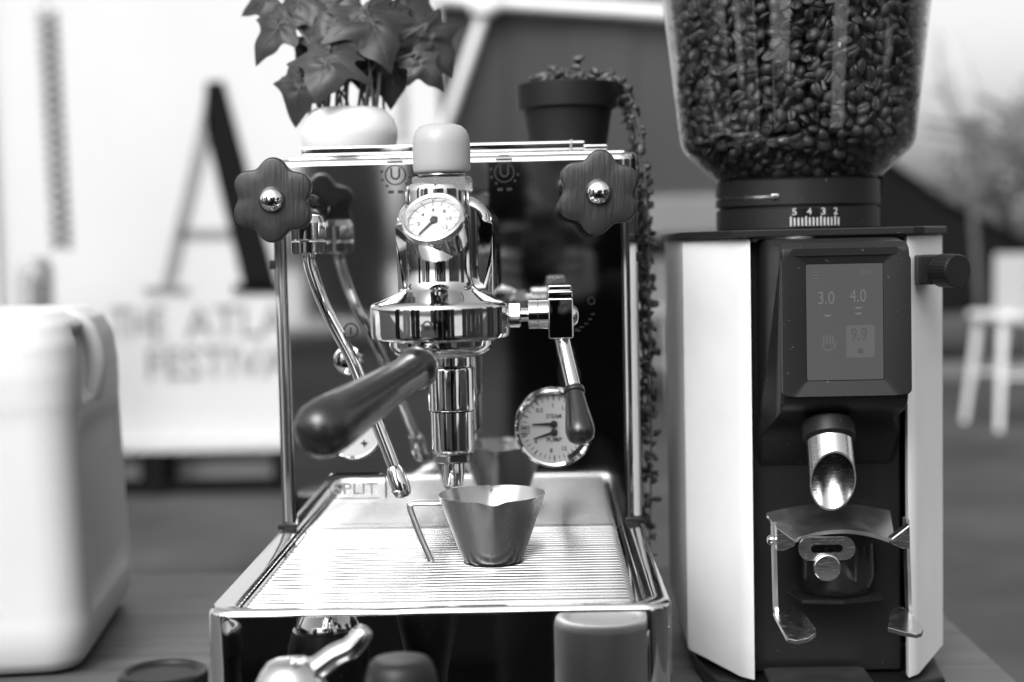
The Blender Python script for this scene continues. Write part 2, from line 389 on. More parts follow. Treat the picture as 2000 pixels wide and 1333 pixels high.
# grill: wire rods whose right and left ends turn down
NR = 30; y0, y1 = FY+RF+.006, -.006; xr = HW-RW-.0035; rr = .0017
def rod_mesh():
    b = NB(); pts = []
    for i in range(5): a = PI/2*(1-i/4); pts.append((-xr+.005-.005*math.sin(a), 0, -.005+.005*math.cos(a)))
    pts += [(x*.02*xr/.12, 0, 0) for x in (-5, -3, 0, 3, 5)]
    for i in range(5): a = PI/2*i/4; pts.append((xr-.005+.005*math.sin(a), 0, -.005+.005*math.cos(a)))
    tube(b, pts, rr, 10)
    bmesh.ops.recalc_face_normals(b, faces=b.faces[:]); me = bpy.data.meshes.new('rod'); b.to_mesh(me); b.free(); me.materials.append(MATS['rod_steel']); me.shade_smooth(); return me
rm = rod_mesh(); bm = NB()
ring_prism(bm, [(-xr-.002, y0-.004), (xr+.002, y0-.004), (xr+.002, y1+.004), (-xr-.002, y1+.004)], [(-xr+.0005, y0-.0015), (xr-.0005, y0-.0015), (xr-.0005, y1+.0015), (-xr+.0005, y1+.0015)], (0, 0, -.0075), X_, Y_, .0042)
grill = obj('drip_grill', bm, 'chrome', em)
for i in range(NR):
    o = bpy.data.objects.new('rod', rm); COL.objects.link(o); o.parent = grill
    o.location = (0, y0+(y1-y0)*i/(NR-1), -.0022+random.uniform(-.00015, .00015)); o.rotation_euler = (0, random.uniform(-.0006, .0006), random.uniform(-.0012, .0012))
for px in (760, 948):
    xx = P(px, 1165, y0).x; bm = NB(); tube(bm, [(xx, y0-.003, -.0052), (xx, y1, -.0052)], .0013, 8)
    lathe(bm, (xx, y0-.0042, -.0036), [(0, -.0014)]+[(.0014*math.sin(PI*k/6), -.0014*math.cos(PI*k/6)) for k in range(1, 6)]+[(0, .0014)], n=10); obj('cross_wire', bm, 'chrome', grill)

# ---- brew group
GX, GY = -.001, -.150
grp_o = (GX, GY, 0)
zt_ = P(852, 595, GY-.046).z; zb_ = P(852, 669, GY-.046).z
bm = NB()
pr = [(.036, zb_-.001), (.0425, zb_-.0008), (.0452, zb_+.0008), (.0458, zb_+.004), (.0458, zt_-.004), (.0452, zt_-.0015), (.0432, zt_), (.040, zt_+.0010), (.033, zt_+.0040), (.0265, zt_+.0068), (.0232, zt_+.0095), (.0216, zt_+.0135), (.0212, zt_+.022), (.0208, zt_+.072), (.0195, zt_+.0755), (.016, zt_+.077), (0, zt_+.077)]
lathe(bm, grp_o, pr, n=96); group = obj('group_head', bm, 'chrome', em, ang=40)
# rear body joining the group to the mirror
bm = NB(); zk = P(930, 385, -.06).z; zf = zt_+.001; bw2 = .0335
ol = [(-bw2, 0), (bw2, 0), (bw2, .042)] + [(bw2-.020+.020*math.cos(PI/2*i/8), zk-zf-.020+.020*math.sin(PI/2*i/8)) for i in range(9)] + [(-bw2+.020+.020*math.cos(PI/2+PI/2*i/8), zk-zf-.020+.020*math.sin(PI/2+PI/2*i/8)) for i in range(9)] + [(-bw2, .042)]
prism(bm, ol, (GX, -.001, zf), X_, Z_, .095, .007, 4)
obj('group_mount', bm, 'chrome', group, ang=50)
# nuts and cap on top
bm = NB(); zc = P(865, 378, GY).z; cap_o = (GX+.0034, GY, 0); lathe(bm, cap_o, [(.0150, zc-.006), (.0150, zc)], n=32)
lathe(bm, cap_o, [(.0185, zc), (.0205, zc+.0012), (.0205, zc+.0098), (.0185, zc+.011)], n=6, xh=(math.cos(.35), math.sin(.35), 0)); obj('hex_nut', bm, 'steel', group, ang=20)
bm = NB(); zc2 = zc+.011; lathe(bm, cap_o, [(.0148, zc2), (.0155, zc2+.001), (.0155, zc2+.0015), (.0148, zc2+.0022), (.0155, zc2+.003), (.0148, zc2+.004)], n=40); obj('thread', bm, 'chrome', group)
zp = P(865, 338, GY).z; zq = P(865, 243, GY).z
bm = NB(); lathe(bm, cap_o, [(.0165, zp-.0006), (.0178, zp), (.0186, zp+.0015), (.0190, zp+.006), (.0189, zq-.013), (.0182, zq-.008), (.0165, zq-.0042), (.0135, zq-.0014), (.0095, zq-.0002), (0, zq)], n=64); obj('cap', bm, 'cap_plastic', group, ang=60)
# padlock mark engraved on the flange
bm = NB(); cz = P(835, 645, GY-.046).z
def onfl(a, z, k=.0001): r = .0458+k; return Vector((GX + r*math.sin(a), GY - r*math.cos(a), z))
pxa = lambda px: math.asin(max(-1, min(1, (P(px, 645, GY-.044).x-GX)/.0458)))
a0 = pxa(835); sc_ = 1/.0458
def arcquads(pts_o, pts_i):
    vo = [bm.verts.new(onfl(a0+u*sc_, cz+v, .00012)) for u, v in pts_o]; vi = [bm.verts.new(onfl(a0+u*sc_, cz+v, .00012)) for u, v in pts_i]
    n = len(vo)
    for i in range(n): bm.faces.new((vo[i], vo[(i+1) % n], vi[(i+1) % n], vi[i]))
arcquads(rrect(.0195, .0150, .0018), rrect(.0190, .0145, .0016))
for k in range(6):
    u0, u1 = -.0045+.0015*k, -.003+.0015*k
    bm.faces.new([bm.verts.new(onfl(a0+u*sc_, cz+v, .00014)) for u, v in ((u0, -.0052), (u1, -.0052), (u1, -.0004), (u0, -.0004))])
so_ = [(.0033*math.cos(PI*i/10), .0022+.0036*math.sin(PI*i/10)) for i in range(11)]; so_ = [(.0033, -.0006)] + so_ + [(-.0033, -.0006)]
si_ = [(u*.62, v if v < 0 else .0022+(v-.0022)*.68) for u, v in so_]
vo = [bm.verts.new(onfl(a0+u*sc_, cz+v, .00014)) for u, v in so_]; vi = [bm.verts.new(onfl(a0+u*sc_, cz+v, .00014)) for u, v in si_]
for i in range(len(vo)-1): bm.faces.new((vo[i], vo[i+1], vi[i+1], vi[i]))
obj('padlock_mark', bm, 'print_dark', group, smooth=False)
# group pressure gauge
gn = Vector((-.13, -.74, .66)).normalized(); gc = P(845, 424, GY-.045)
gx, gy, gz = frame(gn, (1, .0, .10))
gauge = NB(); GR = .0207
lathe(gauge, gc, [(.0172, -.0225), (.0182, -.0215), (.0188, -.012), (.0190, -.0048), (GR-.0006, -.0045), (GR, -.0035), (GR, -.0012), (GR-.0008, .0004), (GR-.002, .0009), (GR-.0036, .0004), (GR-.0043, -.0014), (GR-.0043, -.0045)], gz, 72, gx)
gauge = obj('pressure_gauge', gauge, 'chrome', group, ang=30)
def dial_marks(par, c, x, y, z, R, kind):
    bm = NB(); lathe(bm, c, [(R, 0), (0, 0)], z, 48, x, cap=False); obj('dial', bm, 'white_dial', par, smooth=False)
    bm = NB()
    def tick(a, r0, r1, w_):
        u = x*math.cos(a)+y*math.sin(a); t = y*math.cos(a)-x*math.sin(a); q = c+z*.00015
        bm.faces.new([bm.verts.new(p) for p in (q+u*r0-t*w_, q+u*r1-t*w_, q+u*r1+t*w_, q+u*r0+t*w_)])
    if kind == 'group':
        for v in range(13): tick(math.radians(90-(v-6)*22.5), R*.76, R*.97, R*.017)
        obj('scale', bm, 'print_dark', par, smooth=False)
        for v in (2, 4, 6, 8, 10, 12):
            a = math.radians(90-(v-6)*22.5); b2 = text_bm(str(v), c + (x*math.cos(a)+y*math.sin(a))*(R*.60) + z*.0001, x, y, R*.19, None, .00008, bold=.025); obj('number', b2, 'print_dark', par, smooth=False)
        b2 = text_bm('bar', c + y*(R*.29) + z*.0001, x, y, R*.1, None, .00008); obj('unit', b2, 'print_dark', par, smooth=False)
        a = math.radians(226); nd = NB(); u = x*math.cos(a)+y*math.sin(a); t = y*math.cos(a)-x*math.sin(a); q = c+z*.0010
        prism(nd, [(-.2*R, -.05*R), (.84*R, -.035*R), (.84*R, .035*R), (-.2*R, .05*R)], q, u, t, .0004)
        lathe(nd, q, [(.15*R, 0), (.15*R, .0008), (.11*R, .0013), (0, .0014)], z, 24, x); obj('needle', nd, 'print_dark', par)
        nd = NB()
        for k in (-.22, .22): lathe(nd, c + x*(k*R) - y*(.66*R), [(.07*R, 0), (.06*R, .0004), (0, .0006)], z, 16, x)
        obj('stop_pin', nd, 'chrome', par)
    else:
        for k in range(19): tick(math.radians(190-k*200/18), R*.80, R*(.93 if k % 3 else .97), R*(.010 if k % 3 else .018))
        for k in range(17): tick(math.radians(195+k*150/16), R*.80, R*(.93 if k % 4 else .97), R*(.010 if k % 4 else .018))
        for k in range(4): tick(math.radians(176+k*5), R*.70, R*.96, R*.014)
        for a in range(296, 330, 4): tick(math.radians(a), R*.88, R*1.0, R*.035)
        obj('scale', bm, 'print_dark', par, smooth=False)
        for s_, a in (('0.5', 128), ('1', 92), ('1.5', 60), ('2', 28), ('4', 216), ('8', 262), ('12', 296)):
            a = math.radians(a); b2 = text_bm(s_, c + (x*math.cos(a)+y*math.sin(a))*(R*.66) + z*.0001, x, y, R*.12, None, .00008, bold=.02); obj('number', b2, 'print_dark', par, smooth=False)
        for s_, k in (('STEAM', .34), ('PUMP', -.34)):
            b2 = text_bm(s_, c + y*(k*R) + z*.0001, x, y, R*.13, R*.44, .00008, bold=.02); obj('lettering', b2, 'print_dark', par, smooth=False)
        for k, ang in ((.12, 180), (-.12, 197)):
            a = math.radians(ang); nd = NB(); u = x*math.cos(a)+y*math.sin(a); t = y*math.cos(a)-x*math.sin(a); q = c + y*(k*R) + z*.0012
            prism(nd, [(-.1*R, -.05*R), (.62*R, -.018*R), (.62*R, .018*R), (-.1*R, .05*R)], q, u, t, .0004); lathe(nd, q, [(.105*R, 0), (.105*R, .0008), (.07*R, .0012), (0, .0012)], z, 24, x); obj('needle', nd, 'print_dark', par)
dial_marks(gauge, gc - gz*.0040, gx, gy, gz, GR-.0044, 'group')
bm = NB(); lathe(bm, gc - gz*.0012, [(GR-.0042, 0), (GR*.5, .0003), (0, .0004)], gz, 48, gx, cap=False); obj('gauge_glass', bm, 'dial_glass', gauge)
bm = NB(); tube(bm, [gc-gz*.018, gc-gz*.034], .0075, 20); obj('gauge_stem', bm, 'chrome', gauge)
# drain column below the group
dc = Vector((P(882, 760, -.060).x, -.060, 0)); zz = lambda py: P(882, py, -.060).z
bm = NB(); lathe(bm, dc, [(.0125, zz(716)), (.0152, zz(716)), (.0155, zz(712)), (.0155, zz(690)), (.015, zz(600))], n=48); lathe(bm, dc, [(.0145, zz(801)), (.0171, zz(800)), (.0174, zz(797)), (.0172, zz(790)), (.0172, zz(724)), (.0165, zz(718)), (.0125, zz(717))], n=48)
lathe(bm, dc, [(.0135, zz(884)), (.0150, zz(882)), (.0157, zz(876)), (.0157, zz(803)), (.0145, zz(802))], n=48); col_ = obj('drain_column', bm, 'chrome', em, ang=30)
bm = NB(); lathe(bm, dc, [(.0112, zz(903)), (.0128, zz(901)), (.0128, zz(889)), (.0112, zz(886))], n=6, xh=(.9, .4, 0)); obj('hex_nut', bm, 'chrome', col_, ang=20)
bm = NB(); lathe(bm, dc, [(.0062, zz(948)), (.0070, zz(946)), (.0078, zz(925)), (.0078, zz(904)), (.006, zz(902))], n=32); obj('outlet', bm, 'chrome', col_)
# right lever
LY = GY+.012
bm = NB(); c = P(991, 616, LY); lathe(bm, c, [(.0085, -.012), (.0085, 0)], (1, 0, 0), 24); lathe(bm, c, [(.0080, 0), (.0092, .0008), (.0092, .0082), (.0080, .009)], (1, 0, 0), 6, (0, math.sin(.5), math.cos(.5)))
lathe(bm, c, [(.0045, .009), (.0045, .0145)], (1, 0, 0), 20); lever = obj('brew_lever', bm, 'chrome', em, ang=20)
bm = NB(); lathe(bm, c, [(.0075, .0135), (.0095, .0142), (.0095, .0200), (.0090, .0203), (.0095, .0207), (.0095, .0290)], (1, 0, 0), 40); obj('lever_barrel', bm, 'chrome', lever, ang=25)
b0, b1 = P(1070, 612, LY), P(1119, 612, LY)
cx = (b0.x+b1.x)/2; zt2, zb2 = P(1094, 582, LY).z, P(1094, 660, LY).z
bm = NB(); box(bm, (cx, LY, (zt2+zb2)/2), (b1.x-b0.x, .020, zt2-zb2), .0012, 2); blk = obj('lever_block', bm, 'chrome', lever, ang=30)
bm = NB(); box(bm, (cx, LY, zt2+.0024), (b1.x-b0.x-.0005, .018, .0044), .0008, 2); box(bm, (cx-.0002, LY+.001, zt2+.0066), (b1.x-b0.x-.0016, .015, .0036), .0008, 2); obj('lever_plate', bm, 'chrome', blk)
bm = NB(); lathe(bm, (b1.x, LY, P(1119, 617, LY).z), [(.0068, 0), (.0066, .0012), (.0052, .0028), (.0025, .0036), (0, .0038)], (1, 0, 0), 24); obj('screw', bm, 'chrome', blk)
a0_, a1_ = P(1096, 655, LY), P(1121, 762, LY-.022)
bm = NB(); tube(bm, [a0_, a1_, a1_+(a1_-a0_)*.2], .0049, 24); obj('lever_arm', bm, 'chrome', lever)
ax = (a1_-a0_).normalized(); ge = P(1136, 862, LY-.045); L = (ge-a1_).length; ad = (ge-a1_).normalized()
bm = NB(); lathe(bm, a1_, [(.0045, -.0012), (.0066, -.001), (.0070, .0005), (.0070, .0024), (.0064, .003)], ad, 32); obj('ferrule', bm, 'wood_dark', lever)
bm = NB(); lathe(bm, a1_, [(.0060, .003), (.0064, .006), (.0078, L*.45), (.0092, L*.72), (.0094, L*.82), (.0086, L*.92), (.0062, L*.98), (.003, L), (0, L*1.002)], ad, 40); obj('lever_grip', bm, 'wood_dark', lever, ang=60)
# steam and water knobs
def knob(px, py, Y, rot, nm):
    c = P(px, py, Y); n = 96
    mod = lambda a, h: 1 + .098*math.cos(6*a+rot) - .010*math.cos(12*a+2*rot)
    bm = NB(); R = .0268
    lathe(bm, c, [(0, -.013), (.013, -.013), (R*.80, -.0125), (R*.94, -.011), (R, -.008), (R, -.003), (R*.985, -.0012), (R*.93, 0), (R*.6, .0003), (0, .0004)], (0, -1, 0), n, (1, 0, 0), mod=mod)
    k = obj(nm, bm, 'wood_knob', em, ang=60)
    bm = NB(); r = .0086; lathe(bm, c, [(r*1.05, 0), (r*1.05, .0012), (r, .0016)] + [(r*math.cos(PI/2*i/8), .0016+r*.72*math.sin(PI/2*i/8)) for i in range(1, 8)] + [(0, .0016+r*.72)], (0, -1, 0), 40); obj('dome_nut', bm, 'chrome', k, ang=60)
    bm = NB(); lathe(bm, c, [(.0085, -.013), (.0085, -.020), (.0062, -.021), (.0062, -.04), (.011, -.041), (.011, -.05), (.0135, -.052), (.0135, -(-c.y)-.0003)] if False else [(.0085, .013), (.0085, .020), (.0062, .021), (.0062, .045), (.011, .046), (.0125, .050), (.0125, abs(c.y)+.0005)], (0, 1, 0), 32); obj('valve_stem', bm, 'chrome', k, ang=30)
    return k, c
k1, c1 = knob(531, 391, -.112, -math.radians(162), 'steam_knob')
k2, c2 = knob(1169, 376, -.112, -math.radians(150), 'water_knob')
# steam wand
vy = -.075
vb = P(603, 470, vy)
bm = NB(); lathe(bm, (vb.x, vy, P(603, 497, vy).z), [(.011, 0), (.0125, .001), (.0125, .0085), (.0118, .0095), (.0125, .0105), (.0125, .022), (.010, .027), (0, .030)], n=36); wand = obj('steam_valve', bm, 'chrome', em, ang=25)
pts = smooth_path([P(604, 490, vy), P(606, 520, vy), P(624, 575, vy), P(646, 625, vy+.002), P(688, 705, vy), P(722, 790, vy-.004), P(757, 880, vy-.008), P(776, 930, vy-.010)], 6)
bm = NB(); tube(bm, pts, .0046, 20); obj('steam_wand', bm, 'chrome', wand)
q0, q1 = P(768, 912, vy-.010), P(789, 972, vy-.013); d_ = (q1-q0).normalized(); L = (q1-q0).length
bm = NB(); lathe(bm, q0, [(.0050, 0), (.0062, .003), (.0070, L*.5), (.0071, L*.75), (.0058, L*.93), (.003, L), (0, L*1.005)], d_, 28); obj('wand_tip', bm, 'chrome', wand, ang=60)
# large dual gauge on the mirror and the smaller dial beside it
def wall_gauge(px, py, R, kind):
    c = P(px, py, -.006); bm = NB()
    lathe(bm, Vector((c.x, 0, c.z)), [(R*.97, 0), (R, .004), (R, .0085), (R*.985, .0105), (R*.94, .0115), (R*.885, .0105), (R*.87, .008), (R*.87, .003)], (0, -1, 0), 72)
    g = obj('wall_gauge', bm, 'chrome', em, ang=30); c0 = Vector((c.x, -.0072, c.z))
    if kind == 'dual':
        dial_marks(g, c0, X_, Z_, -Y_, R*.875, 'dual')
    else:
        b2 = NB(); lathe(b2, c0, [(R*.875, 0), (0, 0)], (0, -1, 0), 48, cap=False); obj('dial', b2, 'white_dial', g, smooth=False)
        b2 = NB(); star = [((.0030 if i % 2 == 0 else .0012)*math.cos(PI*i/4), (.0030 if i % 2 == 0 else .0012)*math.sin(PI*i/4)) for i in range(8)]
        q = P(711, 866, -.0078); prism(b2, star, q, X_, Z_, .0002); obj('star_mark', b2, 'print_dark', g, smooth=False)
    b2 = NB(); lathe(b2, Vector((c.x, -.0095, c.z)), [(R*.878, 0), (R*.4, .0005), (0, .0006)], (0, -1, 0), 40, cap=False); obj('gauge_glass', b2, 'dial_glass', g)
    return g
wall_gauge(1082, 836, .0302, 'dual'); wall_gauge(690, 838, .0232, 'star')

# ------------------------------------------------------------------ portafilter in the group
hA, hB = P(826, 712, GY-.052), P(634, 836, -.312)
pf = thing('portafilter', 'portafilter with turned dark wooden handle locked into the brew group', 'portafilter', (GX, GY, zb_-.03))
bm = NB(); r0 = .0338
lathe(bm, grp_o, [(r0, zb_+.004), (r0, zb_-.0045), (r0-.001, zb_-.0075), (r0-.004, zb_-.0105), (r0-.008, zb_-.012), (.012, zb_-.0128), (0, zb_-.013)], n=72); body = obj('basket_body', bm, 'chrome', pf, ang=50)
hd = (hB-hA).normalized(); start = Vector((GX, GY, hA.z+.004)) + Vector((hd.x, hd.y, 0)).normalized()*.026
bm = NB(); tube(bm, smooth_path([start, start+(hA-start)*.5, hA, hA+hd*.014], 4), [.0085]*4+[.0085]*4+[.0075]*4+[.0072], 24); obj('neck', bm, 'chrome', body)
bm = NB(); lathe(bm, hA-hd*.003, [(.0072, 0), (.0098, .001), (.0105, .0035), (.0098, .006), (.0085, .007)], hd, 36); obj('collar', bm, 'chrome', body)
L = (hB-hA).length
bm = NB(); lathe(bm, hA, [(.0085, .004), (.0122, .0045), (.0134, .007), (.0134, .011), (.0120, .0145), (.0112, .018), (.0118, L*.3), (.0134, L*.55), (.0150, L*.78), (.0160, L*.90), (.0163, L*.97), (.0160, L*1.03), (.0145, L*1.075), (.0110, L*1.11), (.006, L*1.13), (0, L*1.135)], hd, 56); obj('handle', bm, 'wood_dark', pf, ang=60)

# ------------------------------------------------------------------ measuring cup on the grill
CY = -.123; cc = P(963, 1085, CY); ccx = cc.x; rim_z = P(963, 964, CY).z; z0 = 0.0001
cup = thing('measuring_cup', 'small brushed steel double-spout measuring cup standing on the drip grill', 'cup', (ccx, CY, z0))
bm = NB(); n = 96
def spoutmod(a, h):
    t = max(0, (h-.022)/(rim_z-.022)); m = 1.0
    for s in (-PI/2+.06, PI/2+.06):
        d = math.atan2(math.sin(a-s), math.cos(a-s)); m += .15*t**2.5*math.exp(-(d/.14)**2) - .02*t**2*math.exp(-((abs(d)-.34)/.16)**2)
    return m
H = rim_z - z0; inner = []
outer = [(.018, 0), (.0200, .0005), (.0212, .002)] + [(.0212+(.0364-.0212)*t, .002+(H-.002)*t) for t in (.15, .3, .45, .6, .75, .87, .95, 1)]
inner = [(r-.0006, h) for r, h in reversed(outer[3:])] + [(.020, .003), (.0185, .0022), (0, .0022)]
def cuplathe(prof):
    rings = []
    for r, h in prof:
        if r == 0: rings.append([bm.verts.new((ccx, CY, z0+h))]); continue
        ring = []
        for i in range(n):
            a = 2*PI*i/n; m = spoutmod(a, h); t = max(0, (h-.03)/(H-.03)); dz = 0
            if t > .99:
                for s in (-PI/2+.06, PI/2+.06):
                    d = math.atan2(math.sin(a-s), math.cos(a-s)); dz -= .0012*math.exp(-(d/.2)**2)
            ring.append(bm.verts.new((ccx + r*m*math.cos(a), CY + r*m*math.sin(a), z0+h+dz)))
        rings.append(ring)
    for a, b in zip(rings, rings[1:]):
        for i in range(n):
            j = (i+1) % n
            if len(b) == 1: bm.faces.new((a[i], a[j], b[0]))
            else: bm.faces.new((a[i], a[j], b[j], b[i]))
    bm.faces.new(rings[0])
cuplathe(outer+inner); cb = obj('cup_body', bm, 'brushed', cup, ang=40)
yb = CY+.004
hp = [P(879, 1008, CY-.004), P(869, 985, yb), P(862, 983, yb), P(812, 983, yb), P(803, 986, yb), P(801, 993, yb), P(818, 1040, yb), P(845, 1102, yb)]
bm = NB(); tube(bm, smooth_path(hp, 4), .0018, 12, flat=(.75, 1.3)); obj('cup_handle', bm, 'satin', cup)
bm = NB()
for k in range(2): box(bm, (ccx-.0287+.0, CY-.0040, z0+H-.0125+.005*k), (.0012, .003, .003), .0004)
obj('weld', bm, 'steel', cb)
bm = NB(); tube(bm, [(ccx-.0006, CY-.0216, z0+.003), (ccx+.0006, CY-.0334-.0002, z0+H*.82)], .00012, 6); obj('seam', bm, 'steel', cb)

# ------------------------------------------------------------------ coffee grinder
KX, KY = .2755, .09
gr = thing('coffee_grinder', 'white and black on-demand coffee grinder with touch screen and clear bean hopper', 'grinder', (KX, KY, TZ))
zB, zT = -.1135, .2155
def shell_outline(s, k=0.):
    o = [(s*.057, -.037), (s*.0665, -.030), (s*.100, .026), (s*.100, .185), (s*.080, .205), (s*.02, .205), (s*.02, .20), (s*.078, .20), (s*.095, .183), (s*.095, .028), (s*.063, -.026), (s*.057, -.030)]
    return o
for s in (-1, 1):
    bm = NB(); ol = shell_outline(s); ol = ol if s > 0 else ol[::-1]
    prism(bm, ol, (KX, 0, zB), X_, Y_, zT-zB, .0012, 2)
    for v in bm.verts:                      # the lower edge rises towards the back
        if v.co.z < zB+.01: v.co.z += max(0, (v.co.y+.037))*.10
    obj('side_cover', bm, 'white_paint', gr, ang=25)
bm = NB(); box(bm, (KX, .115, .05), (.184, .15, .32), .004); obj('core', bm, 'black_recess', gr)
bm = NB(); prism(bm, [(-.086, -.03), (-.057, -.045), (.057, -.045), (.086, -.03), (.093, .03), (.093, .17), (.07, .19), (-.07, .19), (-.093, .17), (-.093, .03)], (KX, 0, TZ+.004), X_, Y_, .011, .003, 3); obj('foot_base', bm, 'black_plastic', gr)
for sx_ in (-.07, .07):
    for sy_ in (-.02, .16): bm = NB(); lathe(bm, (KX+sx_, sy_, TZ), [(.010, 0), (.011, .002), (.011, .007)], n=20); obj('rubber_foot', bm, 'rubber', gr)
ol = [(-.060, -.043), (.060, -.043), (.070, -.036), (.1025, .022), (.1025, .188), (.082, .208), (-.082, .208), (-.1025, .188), (-.1025, .022), (-.070, -.036)]
bm = NB(); prism(bm, ol, (KX, 0, zT+.0006), X_, Y_, .0055, .0008, 2); obj('top_plate', bm, 'black_satin', gr, ang=20)
# front column (black) and base tray
bm = NB(); box(bm, (KX, -.004, .05), (.1125, .03, .325), .002); obj('column', bm, 'black_plastic', gr)
# head with the screen: profile in the (y, z) plane
hw = .0445; zh0, zh1 = P(1645, 800, -.095).z, P(1645, 482, -.095).z
side = [(-.02, zT-.001), (-.052, zT-.0015), (-.088, zh1+.003), (-.0935, zh1-.001), (-.095, zh1-.006), (-.093, zh0+.012), (-.089, zh0+.003), (-.080, zh0-.004), (-.055, zh0-.012), (-.036, zh0-.026), (-.024, zh0-.045), (-.02, zh0-.05)]
bm = NB(); prism(bm, side, (KX+hw, 0, 0), Y_, Z_, -.0, 0) if False else None
va = [bm.verts.new((KX-hw-(.006 if y > -.05 else 0), y, z)) for y, z in side]; vb_ = [bm.verts.new((KX+hw+(.006 if y > -.05 else 0), y, z)) for y, z in side]
fa, fb = bm.faces.new(va), bm.faces.new(vb_[::-1]); m_ = len(side)
for i in range(m_): bm.faces.new((va[i], va[(i+1) % m_], vb_[(i+1) % m_], vb_[i]))
bmesh.ops.recalc_face_normals(bm, faces=bm.faces[:])
bmesh.ops.bevel(bm, geom=list({e for f in (fa, fb) for e in f.edges}), offset=.003, segments=3, profile=.5, affect='EDGES')
head = obj('head', bm, 'black_satin', gr, ang=30)
# screen bezel (recessed frame) and screen
scz0, scz1 = P(1650, 742, -.095).z, P(1650, 516, -.095).z; scx0, scx1 = P(1575, 630, -.095).x, P(1724, 630, -.095).x
sc_c = Vector(((scx0+scx1)/2, -.0952, (scz0+scz1)/2)); sw, sh = scx1-scx0, scz1-scz0
tilt = Vector((0, .018, 1)).normalized(); 
bm = NB(); nY = X_.cross(tilt); hz_c = Vector((KX, -.0952, (zh0+zh1)/2+.002)); off = sc_c-hz_c
o1, o2, i2 = rrect(.0885, zh1-zh0-.016, .004), rrect(sw+.022, sh+.022, .003), rrect(sw+.001, sh+.001, .0012); n = len(o2)
zoff = hz_c.z-sc_c.z; xoff = hz_c.x-sc_c.x
V3 = lambda L, k, dx=0, dz=0: [bm.verts.new(sc_c + X_*(u+dx) + tilt*(v+dz) + nY*k) for u, v in L]
D0, A, B, C = V3(o1, -.004, xoff, zoff), V3(o1, .0030, xoff, zoff), V3(o2, .0034), V3(i2, .0006)
for q1, q2 in ((D0, A), (A, B), (B, C)):
    for i in range(n): bm.faces.new((q1[i], q1[(i+1) % n], q2[(i+1) % n], q2[i]))
obj('bezel', bm, 'black_satin', head, ang=25)
sp = sc_c + nY*.0010
bm = NB(); prism(bm, rrect(sw, sh, .0012), sp - nY*.001, X_, tilt, .0012); scr = obj('screen', bm, 'screen', head, smooth=False)
SP = lambda px, py: sp + X_*((px-1649)/150*sw) + tilt*(-(py-629)/226*sh) + nY*.0003
for s_, px, py, h in (('3.0', 1613, 581, .0088), ('4.0', 1675, 578, .0088)):
    bm = text_bm(s_, SP(px, py), X_, tilt, h, .0112, .0001); obj('digits', bm, 'screen_text', scr, smooth=False)
bm = NB(); prism(bm, rrect(.0195, .0225, .0018), SP(1679, 667), X_, tilt, .0001); obj('selected_box', bm, 'screen_box', scr, smooth=False)
bm = text_bm('9.9', SP(1676, 653)+nY*.0002, X_, tilt, .0085, .0110, .0001); obj('digits', bm, 'screen_dark', scr, smooth=False)
bm = NB(); box(bm, SP(1679, 686)+nY*.0002, (.0036, .0002, .0034)); obj('stop_icon', bm, 'screen_dark', scr, smooth=False)
bm = text_bm('10:10', SP(1692, 533), X_, tilt, .0034, .0070, .0001); obj('clock', bm, 'screen_box', scr, smooth=False)
bm = NB()
for k in range(3): box(bm, SP(1592, 531+6*k), (.0055, .0002, .0004))
obj('menu_icon', bm, 'screen_box', scr, smooth=False)
bm = NB()
def bowl(px, py, r):
    c = SP(px, py); vs2 = [bm.verts.new(c + X_*(r*math.cos(PI+PI*i/10)) + tilt*(r*.6*math.sin(PI+PI*i/10))) for i in range(11)]; bm.faces.new(vs2)
bowl(1615, 614, .0025); bowl(1676, 600, .0025); bowl(1676, 611, .0025)
obj('basket_icon', bm, 'screen_text', scr, smooth=False)
bm = NB(); c = SP(1617, 672)
for k in range(4): box(bm, c + X_*(-.0034+.0021*k) + tilt*(.0034-.0005*abs(k-1.5)), (.0012, .0002, .0062))
for i in range(9):
    a = PI+PI*i/8; box(bm, c + X_*(.0046*math.cos(a)) + tilt*(.0040*math.sin(a)), (.0013, .0002, .0013))
obj('hand_icon', bm, 'screen_box', scr, smooth=False)
# side knob with knurled face
b0 = P(1795, 528, -.045); bm = NB(); box(bm, (b0.x+.011, -.028, b0.z), (.022, .034, .0215), .0015); kb = obj('knob_bracket', bm, 'black_plastic', gr)
kc = P(1872, 530, -.062); kd = Vector((.42, -.90, -.02)).normalized()
bm = NB(); mod = lambda a, h: 1 + (.018 if int(a/(2*PI)*60+.5) % 2 else 0)*(1 if h < -.001 else 0)
lathe(bm, kc, [(.0085, -.019), (.0115, -.018), (.0119, -.0165), (.0119, -.0015), (.0113, 0), (0, .0002)], kd, 120, mod=mod); obj('adjust_knob', bm, 'black_satin', kb, ang=25)
# chute
t0, t1 = P(1618, 868, -.045), P(1627, 940, -.094)
td = Vector((-.03, -.52, -.85)).normalized(); ex, ey, ez = frame(Vector((.04, -.93, -.30)), (1, 0, 0))
bm = NB(); R = .0160; n = 56; rings = []
for k, (r, off) in enumerate(((R, -.045), (R, 0.), (R-.0010, 0.), (R-.0012, -.045))):
    ring = []
    for i in range(n):
        a = 2*PI*i/n; u, v = r*math.cos(a), r*math.sin(a)
        # tube axis td; the mouth is cut square to the view
        base = t1 + X_*u; zz_ = td.cross(X_).normalized()
        p = base + zz_*v
        if off == 0.: 
            d = (t1-p).dot(Vector((0, -.97, -.24)).normalized())/td.dot(Vector((0, -.97, -.24)).normalized()); p = p+td*d
        else: p = p + td*(-.042)
        ring.append(bm.verts.new(p))
    rings.append(ring)
for a, b in zip(rings, rings[1:]):
    for i in range(n): bm.faces.new((a[i], a[(i+1) % n], b[(i+1) % n], b[i]))
